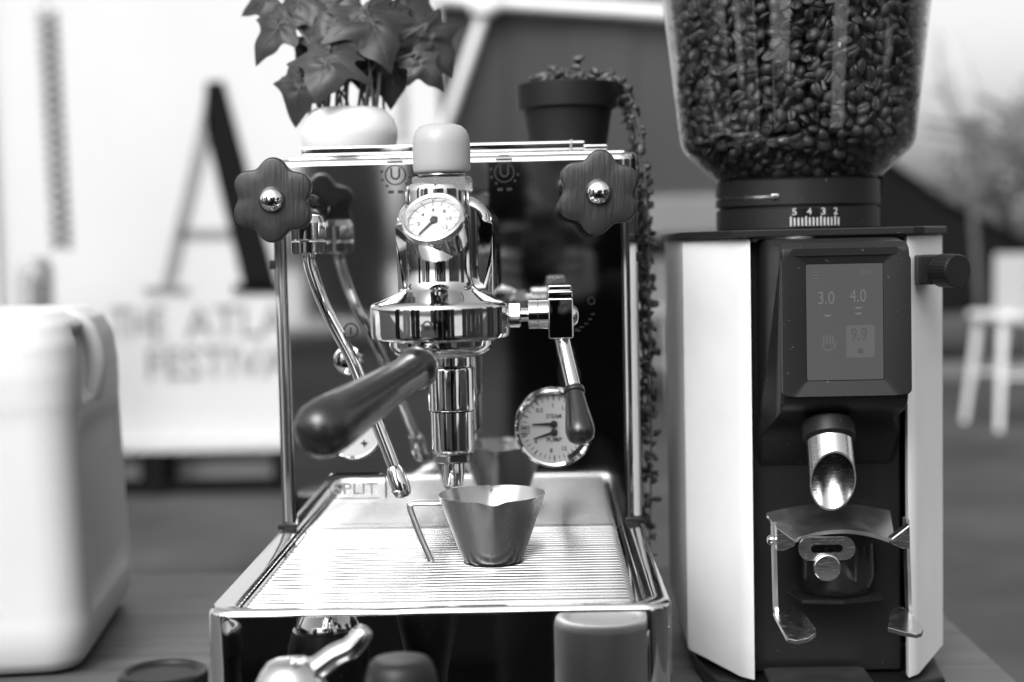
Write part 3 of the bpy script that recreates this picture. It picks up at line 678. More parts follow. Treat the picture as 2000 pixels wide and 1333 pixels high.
obj('chute', bm, 'steel', gr, ang=40)
bm = NB(); lathe(bm, t1-td*.044, [(.0178, 0), (.0186, .002), (.0186, .012), (.0166, .014)], td, 40, (1, 0, 0)); obj('chute_collar', bm, 'black_plastic', gr)
# fork for the portafilter
FYk = -.085
fz = lambda py: P(1640, py, FYk).z; fxx = lambda px: P(px, 1040, FYk).x
fk_l, fk_r = fxx(1512), fxx(1768)
def arc_pts(y_, z_in, zc, hwid, sag, n=14): return [(-hwid+2*hwid*i/n, sag*(1-((2*i/n)-1)**2)) for i in range(n+1)]
bm = NB(); mid = (fk_l+fk_r)/2; hwd = (fk_r-fk_l)/2-.001
top = [(u, .010+v) for u, v in arc_pts(0, 0, 0, hwd, .006)]; low = [(u*.86, v-.004) for u, v in arc_pts(0, 0, 0, hwd, .009)][::-1]
zf_ = fz(1048)
# a curved sloping steel plate: upper edge at the back, lower edge in front
A = [bm.verts.new((mid+u, FYk+.040-.026*(u/hwd)**2*0+.0, zf_+v)) for u, v in top]; B = [bm.verts.new((mid+u, FYk-.001+.010*(u/hwd)**2*0, zf_+v)) for u, v in reversed(low)]
B2 = [bm.verts.new((v.co.x, v.co.y, v.co.z-.0028)) for v in B]; A2 = [bm.verts.new((v.co.x, v.co.y, v.co.z-.0028)) for v in A]
for P1, P2 in ((A, B), (B, B2), (B2, A2), (A2, A)):
    for i in range(len(A)-1): bm.faces.new((P1[i], P1[i+1], P2[i+1], P2[i]))
fork = obj('fork_plate', bm, 'satin', gr, ang=40)
for s in (-1, 1):
    sx0 = fk_l if s < 0 else fk_r
    bm = NB(); prism(bm, [(0, 0), (s*-.0125, -.0095), (s*-.0125, -.013), (s*-.005, -.0165), (s*.0, -.0165)] if s > 0 else [(0, 0), (0, -.0165), (.005, -.0165), (.0125, -.013), (.0125, -.0095)], (sx0, FYk-.002, fz(1022)), X_, Z_, .010, .0006, 1); obj('fork_lug', bm, 'steel', fork, ang=20)
    ax_ = sx0 + s*.0008; bm = NB()
    yy = [(FYk+.006, fz(1018)), (FYk+.002, fz(1120)), (FYk, fz(1178)), (FYk-.002, fz(1192)), (FYk-.007, fz(1199))]
    for k, ((ya, za), (yb_, zb4)) in enumerate(zip(yy, yy[1:])):
        xa, xb = ax_, ax_ - (s*.003 if k == 3 else 0)
        q = [bm.verts.new((x, y+w_, z)) for x, y, z, w_ in ((xa, ya, za, -.005), (xa, ya, za, .005), (xb, yb_, zb4, .005), (xb, yb_, zb4, -.005))]; bm.faces.new(q)
    bmesh.ops.remove_doubles(bm, verts=bm.verts[:], dist=.0002); bmesh.ops.solidify(bm, geom=bm.faces[:], thickness=.0024); obj('fork_arm', bm, 'satin', fork, ang=40)
    zpl = -.0470
    pts_ = [(1510, 1196), (1524, 1222), (1537, 1247), (1556, 1251), (1580, 1246), (1594, 1236), (1593, 1226), (1578, 1208), (1562, 1190), (1548, 1184), (1526, 1188)] if s < 0 else [(1734, 1226), (1765, 1234), (1790, 1239), (1800, 1236), (1803, 1229), (1797, 1220), (1780, 1200), (1765, 1186), (1750, 1183), (1738, 1196)]
    ws = []
    for px, py in pts_:
        d = RT*((px-1000)/FPX) + UP*((666.5-py)/FPX) + fw; w3 = CAM + d*((zpl-CAM.z)/d.z); ws.append((w3.x, w3.y))
    bm = NB(); prism(bm, ws, (0, 0, zpl-.0030), X_, Y_, .0030, .0005, 2); obj('fork_paddle', bm, 'steel', fork, ang=25)
bm = NB(); lathe(bm, (fk_l-.0005, FYk+.004, fz(1055)), [(.0036, 0), (.0036, .002), (.002, .0038), (0, .004)], (-1, 0, 0), 20); obj('rivet', bm, 'chrome', fork)
sl_c = P(1614, 1071, FYk-.004); bm = NB(); ring_prism(bm, rrect(.0395, .0165, .0078), rrect(.0225, .0058, .0028), sl_c, X_, Z_, .0022)
box(bm, sl_c + Z_*-.0105 + Y_*-.0010, (.0130, .0020, .0055), .0003); obj('slot_plate', bm, 'steel', fork, ang=30)
kc_ = P(1616, 1110, FYk-.010); bm = NB(); lathe(bm, kc_, [(.0060, .014), (.0092, .006), (.0094, .0045), (.0094, .0006), (.0086, 0), (0, -.0002)], (0, 1, 0), 40); obj('fork_screw', bm, 'steel', fork)
# dark funnel below the fork and dosing tray
bm = NB(); lathe(bm, (P(1630, 1150, -.03).x, -.03, 0), [(.030, fz(1085)), (.031, fz(1150)), (.027, fz(1185)), (.012, fz(1200)), (0, fz(1202))], n=48); obj('funnel', bm, 'black_gloss', gr)
bm = NB(); ol = [(-.034, -.03), (-.026, -.062), (.004, -.066), (.008, -.061), (.034, -.055), (.040, -.03)]
prism(bm, ol, (KX, 0, fz(1196)), X_, Y_, .003, .0008, 1); obj('shelf', bm, 'black_satin', gr)
p0 = P(1612, 1322, -.075); bm = NB(); prism(bm, rrect(.074, .05, .004), (p0.x, -.052, p0.z-.0105), X_, Y_, .003, .0008, 2); obj('catch_tray', bm, 'satin', gr)
# adjustment collar with scale
zc0 = zT+.0064; zc1 = P(1557, 346, KY-.06).z; RC = .0655
bm = NB(); lathe(bm, (KX, KY, 0), [(RC-.004, zc0), (RC, zc0+.001), (RC, zc0+.0165), (RC-.0025, zc0+.017), (RC-.0025, zc0+.019), (RC+.0004, zc0+.0195), (RC+.0004, zc1-.002), (RC-.002, zc1)], n=96); collar = obj('collar', bm, 'black_satin', gr, ang=25)
pa = lambda px: math.asin(max(-.99, min(.99, (P(px, 430, KY-RC*.95).x-KX)/RC)))
def on_c(a, z, k): return Vector((KX+(RC+k)*math.sin(a), KY-(RC+k)*math.cos(a), z))
tz0, tz1 = P(1590, 441, KY-RC).z, P(1590, 422, KY-RC).z; tz0 = max(tz0, zc0+.0012)
bm = NB(); s0, s1 = pa(1541), pa(1640)
for i in range(12):
    a_, b_ = s0+(s1-s0)*i/12, s0+(s1-s0)*(i+1)/12
    bm.faces.new([bm.verts.new(on_c(t, z, .0004)) for t, z in ((a_, zc0+.0009), (b_, zc0+.0009), (b_, zc0+.0162), (a_, zc0+.0162))])
obj('scale_band', bm, 'black_gloss', collar)
for i in range(14):
    a = s0+.02+(s1-s0-.04)*i/13; bm = NB()
    bm.faces.new([bm.verts.new(on_c(a+t*.009, z, .0006)) for t, z in ((-1, tz0), (1, tz0), (1, tz0+.0072-(.001 if i % 4 else 0)), (-1, tz0+.0072-(.001 if i % 4 else 0)))])
    obj('tick', bm, 'board_white', collar, smooth=False)
for s_, px in (('5', 1551), ('4', 1579), ('3', 1606), ('2', 1631)):
    a = pa(px); p = on_c(a, tz0+.0110, .0006); tx = Vector((math.cos(a), math.sin(a), 0)); bm = text_bm(s_, p, tx, Z_, .0052, .0034, .0002); obj('number', bm, 'board_white', collar, smooth=False)
bm = NB(); a0, a1 = -1.55, pa(1520)
for i in range(16):
    a_, b_ = a0+(a1-a0)*i/16, a0+(a1-a0)*(i+1)/16
    zq_ = P(1450, 385, KY-RC).z
    bm.faces.new([bm.verts.new(on_c(t, z, .0009)) for t, z in ((a_, zq_-.0009), (b_, zq_-.0009), (b_, zq_+.0009), (a_, zq_+.0009))])
    bm.faces.new([bm.verts.new(on_c(t, zq_+.0009, k)) for t, k in ((a_, .0009), (b_, .0009), (b_, -.001), (a_, -.001))])
box(bm, on_c(pa(1515), zq_, .0), (.006, .006, .004), .001); obj('shutter_blade', bm, 'steel', collar)
bm = NB(); box(bm, (KX+RC+.001, KY-.006, zc1-.006), (.004, .010, .016), .001); obj('latch', bm, 'black_plastic', collar)
# hopper
zA = P(1557, 287, KY).z; R1, R2, zH = .0935, .1070, P(1557, 0, KY).z
slope = (R2-R1)/(zH-zA); zTop = zH+.055
q0_, q1_ = (R1+slope*.008, zA+.008), (R1, zA-.001); q2_ = (q1_[0]+.22*(RC+.001-q1_[0]), q1_[1]+.22*(zc1+.001-q1_[1]))
bez = [tuple((1-t)**2*q2_[k]+2*t*(1-t)*q1_[k]+t*t*q0_[k] for k in (0, 1)) for t in [i/12 for i in range(13)]]
prof = [(RC-.003, zc1-.001), (RC+.001, zc1+.001)] + bez + [(R1+slope*(zTop-zA), zTop)]
innr = [(r-.0016, z+.0004) for r, z in reversed(prof)]
bm = NB(); lathe(bm, (KX, KY, 0), prof+innr, n=112, cap=False); hop = obj('hopper', bm, 'clear_plastic', gr, ang=30)
bm = NB(); lathe(bm, (KX, KY, 0), [(0, zTop+.008), (R2*.9, zTop+.008), (R2+.008, zTop+.006), (R2+.008, zTop-.004), (R2+.0075, zTop-.004)], n=80, cap=False); obj('hopper_lid', bm, 'black_plastic', hop)

# ------------------------------------------------------------------ coffee beans
def bean_bm(nu, nv):
    b = NB(); rows = []
    for j in range(nv+1):
        th = PI*j/nv
        if j in (0, nv): rows.append([b.verts.new((math.cos(th), 0, 0))]); continue
        rows.append([b.verts.new((math.cos(th), .82*math.sin(th)*math.cos(2*PI*i/nu), .64*math.sin(th)*math.sin(2*PI*i/nu))) for i in range(nu)])
    for a, c in zip(rows, rows[1:]):
        for i in range(nu):
            k = (i+1) % nu
            if len(a) == 1: b.faces.new((a[0], c[i], c[k]))
            elif len(c) == 1: b.faces.new((a[i], a[k], c[0]))
            else: b.faces.new((a[i], a[k], c[k], c[i]))
    for v in b.verts:                         # flat side with a curved seam
        x, y, z = v.co
        if z < 0:
            z *= .50; g = math.exp(-((y-.10*math.sin(2.6*x))/.10)**2)*max(0, 1-(x/.98)**4)
            z += .26*g
        v.co = Vector((x, y, z))*.0058
    bmesh.ops.recalc_face_normals(b, faces=b.faces[:]); return b
b = bean_bm(34, 12); BEAN = bpy.data.meshes.new('coffee_bean'); b.to_mesh(BEAN)
for f in b.faces: pass
b.free(); BEAN.materials.append(MATS['bean']); BEAN.shade_smooth()
b = bean_bm(10, 6); LOWV = [v.co.copy() for v in b.verts]; LOWF = [[v.index for v in f.verts] for f in (b.verts.index_update() or b.faces)]; b.free()
def Rin(z):
    if z < zA+.006: return min((RC-.005) + (R1-.006-RC+.004)*max(0, (z-zc1)/(zA-zc1)), R1-.004)
    return R1-.0022+slope*(z-zA)
zmax = zH+.03; beans = []
class Gridh:
    def __init__(s, c): s.c = c; s.d = {}
    def ok(s, p, r):
        k = tuple(int(math.floor(q/s.c)) for q in p)
        for a in (-1, 0, 1):
            for b_ in (-1, 0, 1):
                for c_ in (-1, 0, 1):
                    for q in s.d.get((k[0]+a, k[1]+b_, k[2]+c_), ()):
                        if (q-p).length < r: return False
        s.d.setdefault(k, []).append(p); return True
rng = random.Random(11)
for layer, (off, sep, tries) in enumerate(((.0030, .0071, 22000), (.0108, .0074, 12000), (.0165, .0082, 7000))):
    gh = Gridh(.010)
    for _ in range(tries):
        z = rng.uniform(zc1+.002, zmax); a = rng.uniform(-PI, PI)
        if layer and abs(a) > 2.0 and layer > 1: continue
        r = Rin(z)-off-rng.uniform(0, .0016); p = Vector((KX+r*math.sin(a), KY-r*math.cos(a), z))
        if not gh.ok(p, sep): continue
        nrm = Vector((math.sin(a), -math.cos(a), .05))
        q = nrm.to_track_quat('Z', 'X') @ Quaternion((1, 0, 0), 0 if rng.random() < .45 else PI)   # flat side out or in
        q = q @ Quaternion((0, 0, 1), rng.uniform(0, 2*PI)) @ Quaternion((1, 0, 0), rng.gauss(0, .6)) @ Quaternion((0, 1, 0), rng.gauss(0, .55))
        s = rng.uniform(.86, 1.14)
        beans.append((layer, a, Matrix.LocRotScale(p, q, Vector((s, s*rng.uniform(.9, 1.08), s*rng.uniform(.9, 1.1))))))
def score(bn):
    p = bn[2].translation; d = p-CAM; u = d.dot(RT)/d.dot(fw)*FPX+1000; v = 666.5-d.dot(UP)/d.dot(fw)*FPX
    return (0 if (bn[0] == 0 and abs(bn[1]+.15) < 1.25 and -12 < v < 335) else 1, d.length)
beans.sort(key=score); hero, rest = beans[:300], beans[300:]
for l, a, M in hero:
    o = bpy.data.objects.new('coffee_bean', BEAN); COL.objects.link(o); o.matrix_world = M
    setp(o, 'dark roasted coffee bean pressed against the clear hopper wall', 'coffee bean', 'coffee beans in the hopper')
vs_, fs_ = [], []
for l, a, M in rest:
    k = len(vs_); vs_ += [M @ v for v in LOWV]; fs_ += [[i+k for i in f] for f in LOWF]
me = bpy.data.meshes.new('coffee_beans'); me.from_pydata([tuple(v) for v in vs_], [], fs_); me.materials.append(MATS['bean']); me.shade_smooth()
o = bpy.data.objects.new('coffee_bean_pile', me); COL.objects.link(o); setp(o, 'mass of dark roasted coffee beans filling the clear hopper', 'coffee beans', kind='stuff')

# ------------------------------------------------------------------ plants on the machine
def lobed_leaf(L):
    key = [(0, .0), (.08, -.13), (.24, -.21), (.40, -.22), (.50, -.20), (.46, -.08), (.44, .04), (.54, .13), (.66, .22), (.74, .33), (.60, .36), (.46, .40), (.38, .48), (.33, .60), (.25, .75), (.12, .93), (0, 1.08)]
    out = smooth_path([(x, y, 0) for x, y in key], 3)
    return [(max(0, p.x)*L, p.y*L) for p in out]
def leaf_bm(c, up, nrm, L, curl, rng):
    n_ = Vector(nrm).normalized(); y = Vector(up); y = (y-n_*y.dot(n_)).normalized(); x = y.cross(n_)
    half = lobed_leaf(L); b = NB(); K = 7; ph = rng.uniform(0, 6); tw = rng.uniform(-.25, .25); O = Vector((0, .22*L, 0))
    cen = b.verts.new(Vector(c) + x*0 + y*(.07*L) + n_*(.02*L))
    def place(u, v):
        du, dv = u, v-.22*L; r = math.hypot(du, dv)/L; th = math.atan2(dv, du)
        h = -curl*L*r*r + L*.014*math.cos(5*(th-PI/2))*min(1, r*2) + .022*L*math.sin(9*r+ph+3*th) + .02*L*math.sin(4*th+ph*2)*r + .10*abs(u)*(1-r) + tw*u*r
        return Vector(c) + x*u + y*(v-.15*L) + n_*h
    j1, j2, j3 = rng.uniform(.85, 1.12), rng.uniform(.85, 1.12), rng.uniform(.9, 1.1); wob = lambda u, v: 1+.05*math.sin(14*v/L+ph)+.035*math.sin(23*u/L+2*ph)
    outl = [(u*j1*wob(u, v), v*j3) for u, v in half] + [(-u*j2*wob(-u, v), v*j3) for u, v in reversed(half[1:-1])]
    n = len(outl); rings = []
    for k in range(1, K+1):
        t = k/K; rings.append([b.verts.new(place(u*t, .22*L+(v-.22*L)*t)) for u, v in outl])
    cen.co = place(0, .22*L)
    for i in range(n): b.faces.new((cen, rings[0][i], rings[0][(i+1) % n]))
    for r0_, r1_ in zip(rings, rings[1:]):
        for i in range(n): b.faces.new((r0_[i], r0_[(i+1) % n], r1_[(i+1) % n], r1_[i]))
    bmesh.ops.recalc_face_normals(b, faces=b.faces[:]); bmesh.ops.solidify(b, geom=b.faces[:], thickness=.0004)
    vb2 = NB()
    for (u, v) in ((0, 1.0), (.66, .29), (-.66, .29), (.44, -.14), (-.44, -.14)):
        tube(vb2, [place(u*L*t_, (0.0+(v-0.0)*t_)*L) + n_*.0004 for t_ in (0, .2, .4, .6, .8, .95)], [.00035, .0003, .00028, .00024, .0002, .00012], 5)
    for (u, v, u2, v2) in ((0, .35, .16, .56), (0, .35, -.16, .56), (.3, .15, .42, .1), (-.3, .15, -.42, .1), (0, .6, .09, .76), (0, .6, -.09, .76)):
        tube(vb2, [place((u+(u2-u)*t_)*L, (v+(v2-v)*t_)*L) + n_*.0003 for t_ in (0, .5, 1)], [.0002, .00016, .0001], 4)
    return b, vb2
PY = .085
iv = thing('ivy_plant', 'ivy-leaved plant in a squat white pot on the machine top', 'potted plant', (P(683, 290, PY).x, PY, .2878))
pc = Vector((P(683, 290, PY).x, PY, .2878)); zr = P(683, 214, PY).z; hh = zr-pc.z; pr_ = .0392
bm = NB(); lathe(bm, pc, [(.030, 0), (.0345, .001), (.037, hh*.16), (pr_, hh*.42), (pr_*.995, hh*.58), (pr_*.93, hh*.78), (pr_*.80, hh*.94), (pr_*.72, hh), (pr_*.68, hh*.99), (pr_*.70, hh*.9), (0, hh*.9)], n=72); obj('pot', bm, 'white_ceramic', iv, ang=60)
bm = NB(); lathe(bm, pc, [(pr_*.70, hh*.92), (0, hh*.95)], n=32, cap=False); obj('soil', bm, 'soil', iv)
rng = random.Random(5)
# (px, py of the leaf's middle, depth, length px, direction of the tip in degrees, facing tilt x / z, curl)
LV = [(640, 118, .045, 112, 258, -.10, .55, .40), (652, 66, .065, 120, 262, -.15, .15, .30), (548, 48, .07, 98, 232, -.30, .40, .35), (586, 168, .060, 96, 246, -.45, .0, .30),
      (722, 34, .07, 130, 288, .15, .45, .40), (838, 72, .11, 118, 305, .45, .20, .35), (768, 112, .09, 112, 268, .25, .0, .40), (818, 122, .08, 78, 318, .3, .3, .35), (700, 112, .10, 100, 290, .1, -.1, .4),
      (590, 4, .08, 120, 205, -.3, .5, .4), (660, -10, .09, 120, 250, .1, .5, .4), (700, -40, .10, 140, 90, .1, .8, .4), (792, 10, .12, 120, 330, .5, .4, .4), (520, -2, .10, 90, 190, -.4, .4, .3), (612, 92, .10, 90, 235, -.2, .1, .4), (748, 60, .12, 110, 300, .2, .1, .4)]
for (px, py, Y, Lp, ang, tx, tzz, cu) in LV:
    c = P(px, py, Y); L = Lp*(Y+1.08)/FPX; a = math.radians(ang)
    cu *= rng.uniform(.7, 1.5); L *= rng.uniform(.82, 1.0); up = Vector((math.cos(a), 0, math.sin(a))); nrm = Vector((tx, -1, tzz)); b, vb2 = leaf_bm(c, up, nrm, L, cu, rng)
    lf = obj('leaf', b, 'leaf', iv, ang=80); obj('veins', vb2, 'vein', lf, ang=80)
    n_ = nrm.normalized(); y = (up-n_*up.dot(n_)).normalized(); base = c - y*(.15*L)
    root = Vector((pc.x + rng.uniform(-.022, .022), PY + rng.uniform(-.02, .02), zr-.004))
    m1 = Vector((root.x*.75+base.x*.25, (root.y+base.y)/2, max(base.z, root.z)+.012)); m1.z = root.z*.45+max(base.z, root.z+.02)*.55+.006
    bm = NB(); tube(bm, smooth_path([root, m1, base+Z_*.004, base], 5), .0011, 8); obj('stalk', bm, 'stem', iv)
for k in range(9):
    px = 605+18*k+rng.uniform(-5, 5); a_ = P(px, 214, PY-.01+rng.uniform(0, .03)); b_ = P(px+rng.uniform(-10, 14), 165-rng.uniform(0, 40), a_.y)
    bm = NB(); tube(bm, smooth_path([a_-Z_*.004, (a_+b_)/2+X_*rng.uniform(-.002, .002), b_], 4), .0012+.0004*rng.random(), 8); obj('stalk', bm, 'stem', iv)
SY = .115
su = thing('trailing_succulent', 'trailing small-leaved succulent in a black plastic pot on the machine', 'potted plant', (P(1108, 280, SY).x, SY, .2878))
pc = Vector((P(1109, 280, SY).x, SY, .2878)); zr = P(1109, 166, SY).z; hh = zr-pc.z; r1 = 96*(SY+1.08)/FPX
bm = NB(); zc_ = hh*.66
lathe(bm, pc, [(r1*.74, 0), (r1*.76, .001), (r1*.90, zc_-.001), (r1*.985, zc_), (r1*1.0, zc_+.001), (r1*1.02, hh-.001), (r1*1.0, hh), (r1*.95, hh), (r1*.93, hh*.85), (0, hh*.85)], n=64); obj('pot', bm, 'pot_black', su, ang=30)
bm = NB(); lathe(bm, pc, [(r1*.93, hh*.88), (0, hh*.92)], n=24, cap=False); obj('soil', bm, 'soil', su)
def bead(b, p, r, rng):
    M = Matrix.LocRotScale(p, Quaternion((rng.gauss(0, 1), rng.gauss(0, 1), rng.gauss(0, 1), rng.gauss(0, 1))).normalized(), Vector((r*1.5, r, r*.7)))
    bmesh.ops.create_icosphere(b, subdivisions=2 if r > .0022 else 1, radius=1, matrix=M)
fol = NB(); strands = []
for k in range(30):      # mound on the soil
    a = rng.uniform(0, 2*PI); r = r1*math.sqrt(rng.random())*.9; bead(fol, pc+Vector((r*math.cos(a)+.004, r*math.sin(a), hh*.97+rng.uniform(.0, .010)*(1.5-r/r1))), rng.uniform(.0026, .0036), rng)
for px, py in ((1082, 138), (1095, 142), (1108, 146), (1126, 118), (1125, 132), (1140, 140), (1160, 140), (1173, 148), (1190, 140), (1190, 152), (1204, 160), (1212, 168)):
    for q in range(2): bead(fol, P(px+rng.uniform(-5, 5), py+rng.uniform(-4, 6), SY-.01+rng.uniform(0, .03)), rng.uniform(.0028, .0038), rng)
sx_ = HW+.008
for k in range(11):
    y = SY-.03+.009*k; end = [-.05, .02, .10, .16, .20, -.02, .06, .18, .22, .12, -.04][k]; xo = sx_+.001+.005*rng.random()
    st = pc+Vector((r1*.9, (y-SY)*.6, hh*.98)); path = smooth_path([pc+Vector((r1*.5, 0, hh*.95)), st+Vector((.004, 0, .004)), Vector((st.x*.5+xo*.5+.004, y, zr-.022)), Vector((xo, y, .27)), Vector((xo+rng.uniform(-.004, .004), y, (.27+end)/2)), Vector((xo+rng.uniform(-.005, .005), y, end))], 10)
    bm = NB(); tube(bm, path, .0007, 6); obj('strand', bm, 'stem', su)
    acc = 0
    for a, b2 in zip(path, path[1:]):
        acc += (b2-a).length
        while acc > .0062:
            acc -= .0062; s_ = 1 if rng.random() < .5 else -1
            bead(fol, b2 + Vector((s_*rng.uniform(.001, .0048), rng.uniform(-.006, .006), rng.uniform(-.003, .003))), rng.uniform(.0016, .0036), rng)
setp(obj('foliage', fol, 'succulent', su, ang=80), kind='stuff')

# ------------------------------------------------------------------ jerrycan
JX1, JY0, JY1, JZ = -.329, .032, .312, P(100, 606, .13).z
JX0 = JX1-.245; jc = thing('jerrycan', 'white plastic jerrycan with moulded handle at the left edge', 'jerrycan', ((JX0+JX1)/2, (JY0+JY1)/2, TZ))
jw, jd = JX1-JX0, JY1-JY0; jm = Vector(((JX0+JX1)/2, (JY0+JY1)/2, 0))
jc.rotation_euler.z = math.radians(7.8)
def rr2(w_, h_, r, n=6, m=14):
    c = rrect(w_, h_, r, n); o = []
    for k in range(4):
        arc = c[k*(n+1):(k+1)*(n+1)]; nx = c[((k+1) % 4)*(n+1)]; o += arc
        o += [(arc[-1][0]+(nx[0]-arc[-1][0])*q/(m+1), arc[-1][1]+(nx[1]-arc[-1][1])*q/(m+1)) for q in range(1, m+1)]
    return o
sst = lambda a, b, x: (lambda t: t*t*(3-2*t))(max(0, min(1, (x-a)/(b-a))))
fz0, fz1 = TZ+.050, JZ-.100
prf = [(.022, TZ+.0005, .02), (.010, TZ+.004, .025), (.003, TZ+.014, .03), (0, TZ+.03, .032), (0, TZ+.042, .032)]
prf += [(.001+.004*k/17, TZ+.046+(JZ-.092-TZ-.046)*k/17, .031) for k in range(18)]
kk = [(.005, JZ-.085, .031), (.0042, JZ-.074, .033), (.0042, JZ-.050, .036), (.007, JZ-.026, .038), (.014, JZ-.010, .038), (.028, JZ-.0015, .034), (.055, JZ, .02)]
for (a1, b1, c1_), (a2, b2_, c2_) in zip(kk, kk[1:]): prf += [(a1+(a2-a1)*q/4, b1+(b2_-b1)*q/4, c1_+(c2_-c1_)*q/4) for q in range(4)]
prf.append(kk[-1])
bm = NB(); rows = []
for ins, z, r in prf:
    sh_ = 0; row = []
    for u, v in rr2(jw-2*ins, jd-2*ins, r, 6, 34):
        rec = sst(jd/2-.036, jd/2-.050, abs(v))*sst(fz0-.006, fz0+.006, z)*sst(fz1+.006, fz1-.006, z)*.0045 if u > jw/2-.02 else 0
        if u > jw/2-.075: rec += .028*sst(.036, .020, abs(v+.052))*sst(.032, .016, abs(z-(JZ-.046)))*sst(jw/2-.07, jw/2-.03, u)
        row.append(bm.verts.new(jm + Vector((u-(sh_ if u > 0 else 0)-rec, v, z))))
    rows.append(row)
for a, b in zip(rows, rows[1:]):
    for i in range(len(a)): bm.faces.new((a[i], a[(i+1) % len(a)], b[(i+1) % len(a)], b[i]))
bm.faces.new(rows[0]); bm.faces.new(rows[-1]); can = obj('can_body', bm, 'hdpe', jc, ang=50)
bm = NB(); prism(bm, rrect(.05, .003, .0014), (JX0+jw*.62, JY0+.0015, TZ+.056), X_, Z_, .002); obj('mould_mark', bm, 'hdpe', can)
# handle: loop at the right end of the top
bm = NB(); tube(bm, smooth_path([(JX1-.040, jm.y-.030, JZ-.0085), (JX1-.016, jm.y-.022, JZ-.012), (JX1-.006, jm.y-.018, JZ-.030), (JX1-.004, jm.y-.018, JZ-.055), (JX1-.010, jm.y-.020, JZ-.080)], 6), .0085, 18); obj('handle', bm, 'hdpe', jc, ang=60)
bm = NB(); lathe(bm, (JX0+.07, jm.y, JZ-.002), [(.024, 0), (.024, .012), (.028, .013), (.028, .030), (.025, .032), (0, .032)], n=40); obj('screw_cap', bm, 'hdpe', jc)

# ------------------------------------------------------------------ things standing in front of the machine
ty = -.335; t = P(782, 1290, ty); tm = thing('tamper', 'matt black tamper handle standing in front of the drip tray', 'tamper', (t.x, ty, TZ)); H = P(782, 1286, ty).z-TZ
bm = NB(); lathe(bm, (t.x, ty, TZ), [(.0100, .022), (.0105, .04), (.0125, H*.52), (.0170, H*.68), (.0200, H*.80), (.0202, H*.87), (.0188, H*.935), (.0170, H*.975), (.0150, H*.993), (.010, H), (0, H)], n=56); obj('handle', bm, 'black_satin', tm, ang=50)
bm = NB(); lathe(bm, (t.x, ty, TZ), [(.028, 0), (.029, .001), (.029, .012), (.024, .016), (.011, .0225), (0, .023)], n=56); obj('base', bm, 'steel', tm, ang=30)
ly = -.295; l = P(318, 1312, ly); ld = thing('dark_canister', 'dark round lidded canister at the bottom left beside the drip tray', 'canister', (l.x, ly, TZ)); H = l.z-TZ+.001
bm = NB(); lathe(bm, (l.x, ly, TZ), [(.022, 0), (.0235, .001), (.0235, H-.018)], n=48); obj('body', bm, 'black_satin', ld)
bm = NB(); lathe(bm, (l.x, ly, TZ), [(.0235, H-.0178), (.0252, H-.017), (.0252, H-.004), (.0245, H-.001), (.0225, H), (.0205, H-.0004), (.019, H-.0022), (0, H-.0022)], n=56); obj('lid', bm, 'black_plastic', ld, ang=30)
cy_ = -.347; cxx = .103; mg = thing('ceramic_cup', 'grey glazed ceramic cup standing upturned, mirrored in the tray front', 'cup', (cxx, cy_, TZ)); H = .0985
bm = NB(); rO = .0335
lathe(bm, (cxx, cy_, TZ), [(rO-.006, 0), (rO-.002, .002), (rO, .008), (rO, H-.006), (rO-.0010, H-.0022), (rO-.0035, H-.0003), (rO-.006, H), (rO-.009, H-.0008), (rO-.012, H-.0026), (0, H-.003)], n=64); obj('cup_body', bm, 'stoneware', mg, ang=50)
bm = NB(); tube(bm, smooth_path([(cxx+rO-.002, cy_-.004, TZ+H*.78), (cxx+rO+.018, cy_-.008, TZ+H*.80), (cxx+rO+.022, cy_-.010, TZ+H*.5), (cxx+rO-.002, cy_-.004, TZ+H*.25)], 7), .005, 14); obj('handle', bm, 'stoneware', mg)
# chrome spouted basket on a dark ribbed stand
by = -.315; bc = P(568, 1300, by); sp_ = thing('spouted_portafilter', 'bright chrome spouted portafilter resting at the bottom edge before the tray', 'portafilter', (bc.x, by, TZ)); zt3 = P(568, 1288, by).z
bm = NB(); lathe(bm, (bc.x, by, 0), [(.0205, zt3-.018), (.0210, zt3-.016), (.0195, zt3-.012), (.0165, zt3-.006), (.0130, zt3-.0015), (.008, zt3), (0, zt3+.0003)], n=56); sb = obj('basket_body', bm, 'chrome', sp_, ang=60)
bm = NB(); lathe(bm, (bc.x, by, 0), [(.026, zt3-.056), (.027, zt3-.052), (.026, zt3-.030), (.0225, zt3-.0185), (.010, zt3-.0183)], n=48); obj('holder', bm, 'black_satin', sp_, ang=60)
pth = smooth_path([P(590, 1325, by), P(625, 1302, by), P(655, 1280, by), P(684, 1266, by), P(700, 1250, by), P(709, 1238, by)], 5)
bm = NB(); tube(bm, pth, [.0070-.0016*k/(len(pth)-1) for k in range(len(pth))], 20)
lathe(bm, pth[-1], [(.0054, 0), (.0050, .0018), (.0035, .0034), (0, .0042)], pth[-1]-pth[-3], 20)
obj('spout', bm, 'chrome', sb)
stz = zt3-.0565; ptd = thing('tamping_stand', 'dark ribbed rubber stand under the chrome portafilter', 'stand', (bc.x-.005, by, TZ))
bm = NB(); box(bm, (bc.x-.004, by, (TZ+stz-.0004)/2), (.078, .064, stz-.0004-TZ), .006, 3); st_ = obj('stand_body', bm, 'rubber', ptd)
for k in range(6):
    bm = NB(); box(bm, (bc.x-.030+.0105*k, by+.0328, (TZ+stz)/2), (.005, .0026, (stz-TZ)*.8), .0008); obj('rib', bm, 'rubber', st_)

